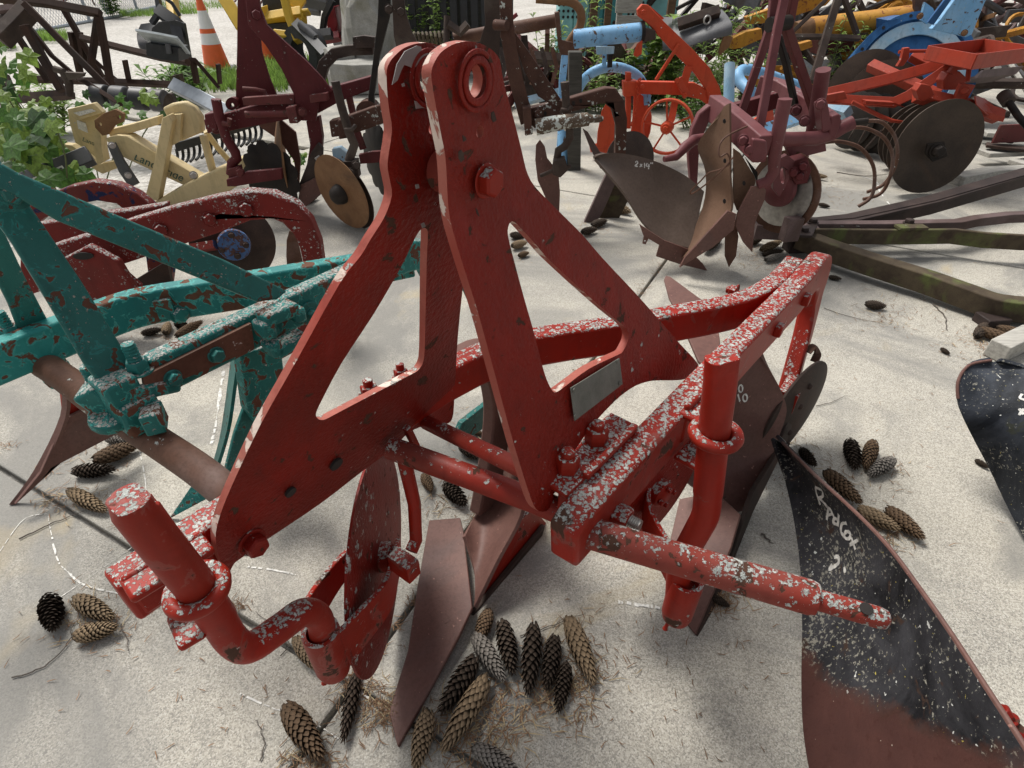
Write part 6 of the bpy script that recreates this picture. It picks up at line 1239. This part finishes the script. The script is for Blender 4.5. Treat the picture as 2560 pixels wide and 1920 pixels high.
# ============================================================ spruce cones
def conemesh(name, n, tilt, seed):
    r = random.Random(seed); V, Fs, tip = [], [], []
    def add(vs, fs, ts):
        o = len(V); V.extend(vs); Fs.extend(tuple(i + o for i in f) for f in fs); tip.extend(ts)
    prof = lambda t: .5 * (math.sin(math.pi * min(1, .10 + t * .90)) ** .55) * (1 - .28 * t)
    core = tube([Vector((-.48 + .96 * k / 8, 0, 0)) for k in range(9)], [max(.02, prof(k / 8) * .62) for k in range(9)], 10); add(core[0], core[1], [0] * len(core[0]))
    for k in range(n):
        t = (k + .5) / n; R_ = prof(t); a = k * 2.39996 + r.uniform(-.08, .08); cx = -.5 + t * .97
        rad_ = Vector((0, math.cos(a), math.sin(a))); tan = Vector((0, -math.sin(a), math.cos(a))); tl = tilt * r.uniform(.85, 1.2)
        d = (Vector((1, 0, 0)) * math.cos(tl) + rad_ * math.sin(tl) * 1.6); L_ = .155 * r.uniform(.9, 1.1); w = (.165 * R_ / .5 + .03)
        b0 = Vector((cx - .05, 0, 0)) + rad_ * R_ * .62; e = Vector((cx + .02, 0, 0)) + rad_ * R_ * .86; tp_ = e + d * L_ * .42 + rad_ * .012; nn = rad_ * .018
        vs = [b0 - tan * w * .4, b0 + tan * w * .4, e + tan * w * .78, tp_ + tan * w * .30, tp_ + d * .02, tp_ - tan * w * .30, e - tan * w * .78, e + rad_ * .05 + d * .01]
        vs += [e - nn * 1.2]
        fs = [(0, 1, 7), (1, 2, 7), (2, 3, 7), (3, 4, 7), (4, 5, 7), (5, 6, 7), (6, 0, 7), (1, 0, 8), (2, 1, 8), (3, 2, 8), (4, 3, 8), (5, 4, 8), (6, 5, 8), (0, 6, 8)]
        add(vs, fs, [0, 0, .45, 1, 1, 1, .45, .7, 0])
    me = bpy.data.meshes.new(name); me.from_pydata([tuple(v) for v in V], [], Fs)
    at = me.color_attributes.new('tip', 'FLOAT_COLOR', 'POINT')
    for i, q in enumerate(tip): at.data[i].color = (q, q, q, 1)
    me.shade_flat(); return me
def conemat(name, dark, tipc):
    s = NT(name); a = s.n('VertexColor'); a.layer_name = 'tip'; col = s.mix(s.step(a.outputs[0], .25, .95), dark, tipc); col = s.mix(s.mth('MULTIPLY', s.step(s.noise(8, 3), .45, .7), .4), col, tuple(x * .5 for x in tipc)); ri = s.n('ObjectInfo').outputs['Random']; col = s.mix(s.mth('MULTIPLY', ri, .55), col, tuple(x * .45 for x in tipc)); return s.done(col, .8, 0, .2)
CM = [conemesh('spruce_cone_closed', 135, .30, 1), conemesh('spruce_cone_open', 115, .75, 2)]
CT = {'t': conemat('cone_tan', (.025, .017, .010), (.34, .245, .15)), 'd': conemat('cone_dark', (.010, .007, .005), (.085, .062, .045)), 'b': conemat('cone_brown', (.018, .011, .007), (.17, .11, .065)), 'g': conemat('cone_grey', (.022, .019, .016), (.27, .245, .215))}
for me in CM: me.materials.append(CT['t'])
CONES = [
 (1222, 1530, 1196, 1606, 46, 'b', 'brown cone half hidden under the front share'), (1188, 1591, 1258, 1704, 56, 'g', 'grey-tan cone lying against the edge of the front share'), (1254, 1556, 1284, 1690, 52, 'd', 'dark open cone second from the front share in the fanned cluster'),
 (1332, 1570, 1324, 1738, 56, 'd', 'dark upright cone in the middle of the fanned cluster'), (1387, 1591, 1367, 1731, 52, 'd', 'dark cone right of the middle one in the fanned cluster'), (1425, 1548, 1478, 1710, 56, 't', 'tan cone at the right end of the fanned cluster'),
 (1418, 1661, 1394, 1784, 48, 'd', 'small dark cone in front of the tan cone of the fanned cluster'), (1192, 1645, 1099, 1790, 60, 'd', 'dark cone lying along the lower edge of the front share'), (1217, 1698, 1110, 1878, 62, 't', 'large pale tan cone in the foreground right of the share point'),
 (1070, 1780, 1042, 1930, 62, 't', 'tan cone cut by the bottom of the picture beside the share point'), (1188, 1867, 1290, 1936, 56, 'g', 'grey cone cut by the bottom of the picture among needles'), (889, 1684, 862, 1856, 44, 'd', 'thin black cone left of the share point'),
 (723, 1770, 803, 1904, 78, 'b', 'brown cone lying alone at bottom left of the thin black cone'), (739, 1600, 796, 1672, 42, 't', 'tan cone behind the left coulter socket'), (128, 1496, 141, 1580, 62, 'd', 'dark cone leftmost of the three near the left beam end'),
 (187, 1502, 290, 1550, 54, 't', 'upper tan cone of the three near the left beam end'), (187, 1592, 298, 1574, 54, 't', 'lower tan cone of the three near the left beam end'), (188, 1182, 286, 1178, 40, 'd', 'black cone lying below the teal plow\'s left share'),
 (243, 1160, 344, 1116, 46, 'b', 'brown cone tucked under the teal plow\'s left share'), (268, 1096, 322, 1108, 40, 'g', 'grey cone behind the teal plow\'s left share'), (176, 1238, 268, 1276, 44, 't', 'pale cone above the left shank top'),
 (356, 834, 406, 826, 26, 'd', 'dark cone at the left of the group under the teal beams'), (437, 842, 511, 808, 28, 'b', 'brown cone at the right of the group under the teal beams'), (412, 838, 424, 808, 26, 't', 'pale upright cone in the group under the teal beams'), (440, 808, 470, 820, 24, 'd', 'dark cone at the back of the group under the teal beams'),
 (1220, 1036, 1266, 1018, 50, 'g', 'grey cone seen between the A-frame plates'), (1210, 1106, 1264, 1062, 36, 'd', 'dark cone seen through the A-frame above the cross shaft'), (1178, 1074, 1208, 1082, 30, 'b', 'small cone against the dark teal blade'), (1060, 1188, 1078, 1226, 36, 'b', 'brown cone below the cross shaft near the depth rod'), (1114, 1212, 1163, 1268, 44, 'd', 'black cone below the cross shaft'), (1150, 1122, 1204, 1146, 36, 'd', 'dark cone squeezed between cross shaft and brace rod'),
 (2124, 1103, 2136, 1178, 40, 'd', 'black crooked cone left of the three right of the rear share'), (2180, 1115, 2162, 1170, 44, 'b', 'brown cone in the middle of the three right of the rear share'), (2228, 1154, 2172, 1192, 42, 'g', 'grey cone right of the three right of the rear share'),
 (2060, 1184, 2150, 1262, 46, 'b', 'brown cone behind the lettered moldboard edge'), (2145, 1276, 2240, 1328, 50, 't', 'tan cone beside the lettered moldboard'), (2211, 1276, 2308, 1352, 48, 'b', 'dark brown cone outermost beside the lettered moldboard'), (2003, 1124, 2036, 1166, 36, 'd', 'black cone behind the moldboard tip'),
 (2163, 763, 2214, 767, 24, 'd', 'black cone alone on the concrete below the mossy bar'), (2072, 690, 2105, 697, 14, 'd', 'small dark cone near the mossy bar joint'), (2444, 832, 2560, 866, 34, 'b', 'long brown cone behind the wooden block'), (2490, 822, 2580, 842, 26, 'b', 'brown cone farthest back behind the wooden block'), (2440, 842, 2462, 818, 30, 'd', 'black cone fragment left of the wooden block'), (2352, 868, 2378, 882, 13, 'd', 'tiny dark cone left of the black moldboard'), (2442, 1146, 2474, 1166, 28, 'd', 'dark cone at the foot of the right-edge moldboard'),
 (1903, 628, 1950, 608, 24, 't', 'tan cone under the mauve plow\'s right share'), (1906, 636, 1960, 628, 17, 'd', 'dark cone in the middle under the mauve plow\'s right share'), (1910, 652, 1960, 638, 20, 'g', 'grey cone in front under the mauve plow\'s right share'), (2013, 437, 2066, 447, 17, 't', 'tan cone behind the mauve coulter wheel'), (1993, 480, 2046, 496, 21, 'd', 'black cone right of the mauve coulter wheel'), (2046, 511, 2076, 515, 12, 'd', 'small black cone above the angle bar'),
 (1528, 520, 1575, 534, 26, 't', 'tan cone right of the brown plow share'), (1478, 566, 1517, 556, 22, 'd', 'dark cone in front of the brown plow share'), (1454, 585, 1490, 575, 22, 'd', 'nearest dark cone by the brown plow share'), (1276, 590, 1316, 596, 24, 'd', 'dark cone seen in the red A-frame fork'), (1279, 620, 1316, 609, 24, 't', 'tan cone seen in the red A-frame fork'), (1296, 640, 1322, 632, 22, 'b', 'brown cone lowest in the red A-frame fork'),
 (1780, 1488, 1826, 1514, 30, 'd', 'dark cone beside the rear share point'), (762, 506, 796, 491, 18, 'd', 'black cone under the maroon plow share'), (1872, 610, 1902, 600, 22, 'd', 'black cone in shade under the mauve plow'), (1760, 630, 1800, 600, 26, 'd', 'black cone behind the mauve plow\'s small disc'),
]
for x0, y0, x1, y1, w, c, lab in CONES:
    a, b = G(x0, y0, .015), G(x1, y1, .015); L_ = (b - a).length; wd = min(mpp((a + b) / 2) * w * 1.05, L_ * .55); o = bpy.data.objects.new('spruce_cone', CM[1 if c == 'd' else 0]); COL.objects.link(o)
    L_ = min(L_, .20); o.location = Vector(((a.x + b.x) / 2, (a.y + b.y) / 2, wd * .46)); k_ = rg.uniform(.90, 1.06); o.scale = (L_ * k_, wd * rg.uniform(.92, 1.08), wd * rg.uniform(.88, 1.02)); d = b - a
    o.rotation_euler = (rg.uniform(0, 6.28), rg.uniform(-.10, .10), math.atan2(d.y, d.x) + rg.uniform(-.06, .06)); o.material_slots[0].link = 'OBJECT'; o.material_slots[0].material = CT[c]; tag(o, 'spruce cone: ' + lab if False else lab, 'spruce cone', 'spruce cones scattered on the concrete')
# ============================================================ needles, twigs and crumbs
M['needle'] = plain('dry_needles', (.24, .14, .075), .8, .5, 3); M['straw'] = plain('pale_straw', (.40, .31, .18), .8, .3, 3); M['twig'] = plain('grey_twig', (.10, .085, .07), .8, .3, 30)
def litter(n, spots, mat, name, label, seed, lmin=.012, lmax=.032, wd=.0009):
    r = random.Random(seed); V, Fs = [], []
    for k in range(n):
        x, y, sx, sy = spots[r.randrange(len(spots))]; p = G(x + r.gauss(0, sx), y + r.gauss(0, sy), .003); a = r.uniform(0, 6.28); L_ = r.uniform(lmin, lmax); c = r.uniform(-.6, .6)
        d0 = Vector((math.cos(a), math.sin(a), 0)); d1 = Vector((math.cos(a + c), math.sin(a + c), 0)); z0_, z1_ = r.uniform(0, .004), r.uniform(0, .012); w = Vector((-d0.y, d0.x, 0)) * wd; o = len(V); q = p + d0 * L_ / 2; e = q + d1 * L_ / 2
        V += [p - w, p + w, q + w + Vector((0, 0, z0_)), q - w + Vector((0, 0, z0_)), e + Vector((0, 0, z1_)), q + Vector((0, 0, z0_ + wd))]; Fs += [(o, o + 1, o + 2, o + 3), (o + 3, o + 2, o + 4), (o, o + 5, o + 1), (o + 3, o + 4, o + 5)]
    tag(put(name, (V, Fs), M[mat], smooth=0, loc0=(0, 0, 0)), label, 'needle litter', None, 'stuff')
near = [(1250, 1770, 60, 50), (1330, 1740, 70, 40), (1440, 1740, 40, 40), (1200, 1850, 60, 50), (1450, 1640, 50, 60), (1130, 1800, 60, 40), (900, 1740, 50, 40), (780, 1900, 40, 30), (960, 1780, 30, 25)]
litter(900, near, 'needle', 'needle_litter', 'brown conifer needles heaped round the fanned cones', 1); litter(260, near, 'straw', 'needle_litter', 'pale dry straw among the fanned cones', 2, .02, .05)
joint = [(20 + 96 * k, 1112 + 67 * k, 14, 8) for k in range(11)] + [(880 + 38 * k, 1715 - 52 * k, 8, 12) for k in range(22)]
litter(700, joint, 'needle', 'needle_litter', 'brown needles caught in the slab joints', 3)
litter(260, [(1280, 1500, 900, 400), (500, 1700, 400, 160), (2250, 900, 200, 200), (1700, 1650, 250, 150)], 'needle', 'needle_litter', 'single needles scattered over the concrete', 4, .010, .026)
mid = [(1900, 640, 40, 20), (2060, 500, 60, 20), (2040, 470, 50, 20), (2120, 1300, 50, 20), (2180, 1180, 50, 30), (1980, 1140, 30, 50), (2440, 860, 40, 25), (1310, 620, 40, 20), (1480, 570, 40, 15), (280, 1120, 60, 30), (420, 830, 50, 15), (230, 1550, 60, 40), (1200, 1090, 50, 40), (1120, 1240, 60, 30), (160, 1250, 50, 20), (2200, 790, 40, 15), (2270, 760, 80, 40), (1800, 1500, 30, 20), (2210, 1340, 40, 20)]
litter(1500, mid, 'needle', 'needle_litter', 'brown needles gathered round the scattered cones', 5, .012, .035); litter(300, mid, 'straw', 'needle_litter', 'pale straw gathered round the scattered cones', 6, .02, .05)
for pts, r0, lab in (([(50, 1345), (110, 1318), (160, 1296), (212, 1276)], .0026, 'straight grey twig left of the big red shank'), ([(30, 1696), (90, 1676), (140, 1640), (172, 1600), (182, 1560)], .0024, 'curved dark twig at lower left with needles'), ([(300, 1560), (318, 1600), (318, 1630)], .002, 'short dark twig right of the lower tan cone'), ([(650, 1905), (660, 1860), (655, 1830), (640, 1800)], .002, 'forked twig at the bottom left of the brown cone'), ([(1180, 1880), (1205, 1820), (1235, 1740)], .004, 'grey bark twig beside the large pale tan cone'), ([(1300, 1590), (1390, 1560), (1462, 1532)], .0018, 'pale straw stalk lying across the fanned cones'), ([(2335, 760), (2360, 790), (2366, 825)], .004, 'crooked twig below the mossy bar'), ([(2040, 1015), (2080, 1005), (2112, 990)], .0018, 'thin twig right of the tail wheel'), ([(1905, 1336), (1920, 1350), (1928, 1356)], .004, 'stubby twig between rear share and lettered moldboard'), ([(2090, 430), (2160, 440), (2230, 434)], .004, 'thin twig behind the spring tines'), ([(700, 1640), (720, 1600), (640, 1530)], .0018, 'thin twig under the left crank'), ([(2060, 770), (2120, 790), (2190, 805)], .002, 'thin twig right of the red beam end')):
    kp = spline([G(x, y, .004) for x, y in pts], 5); kp = [k_ + Vector((rg.uniform(-1, 1), rg.uniform(-1, 1), 0)) * r0 * 1.2 for k_ in kp]; tag(put('twig', tube(kp, [r0 * (.75 - .5 * i_ / len(kp)) for i_ in range(len(kp))], 6), M['twig']), lab, 'twig')
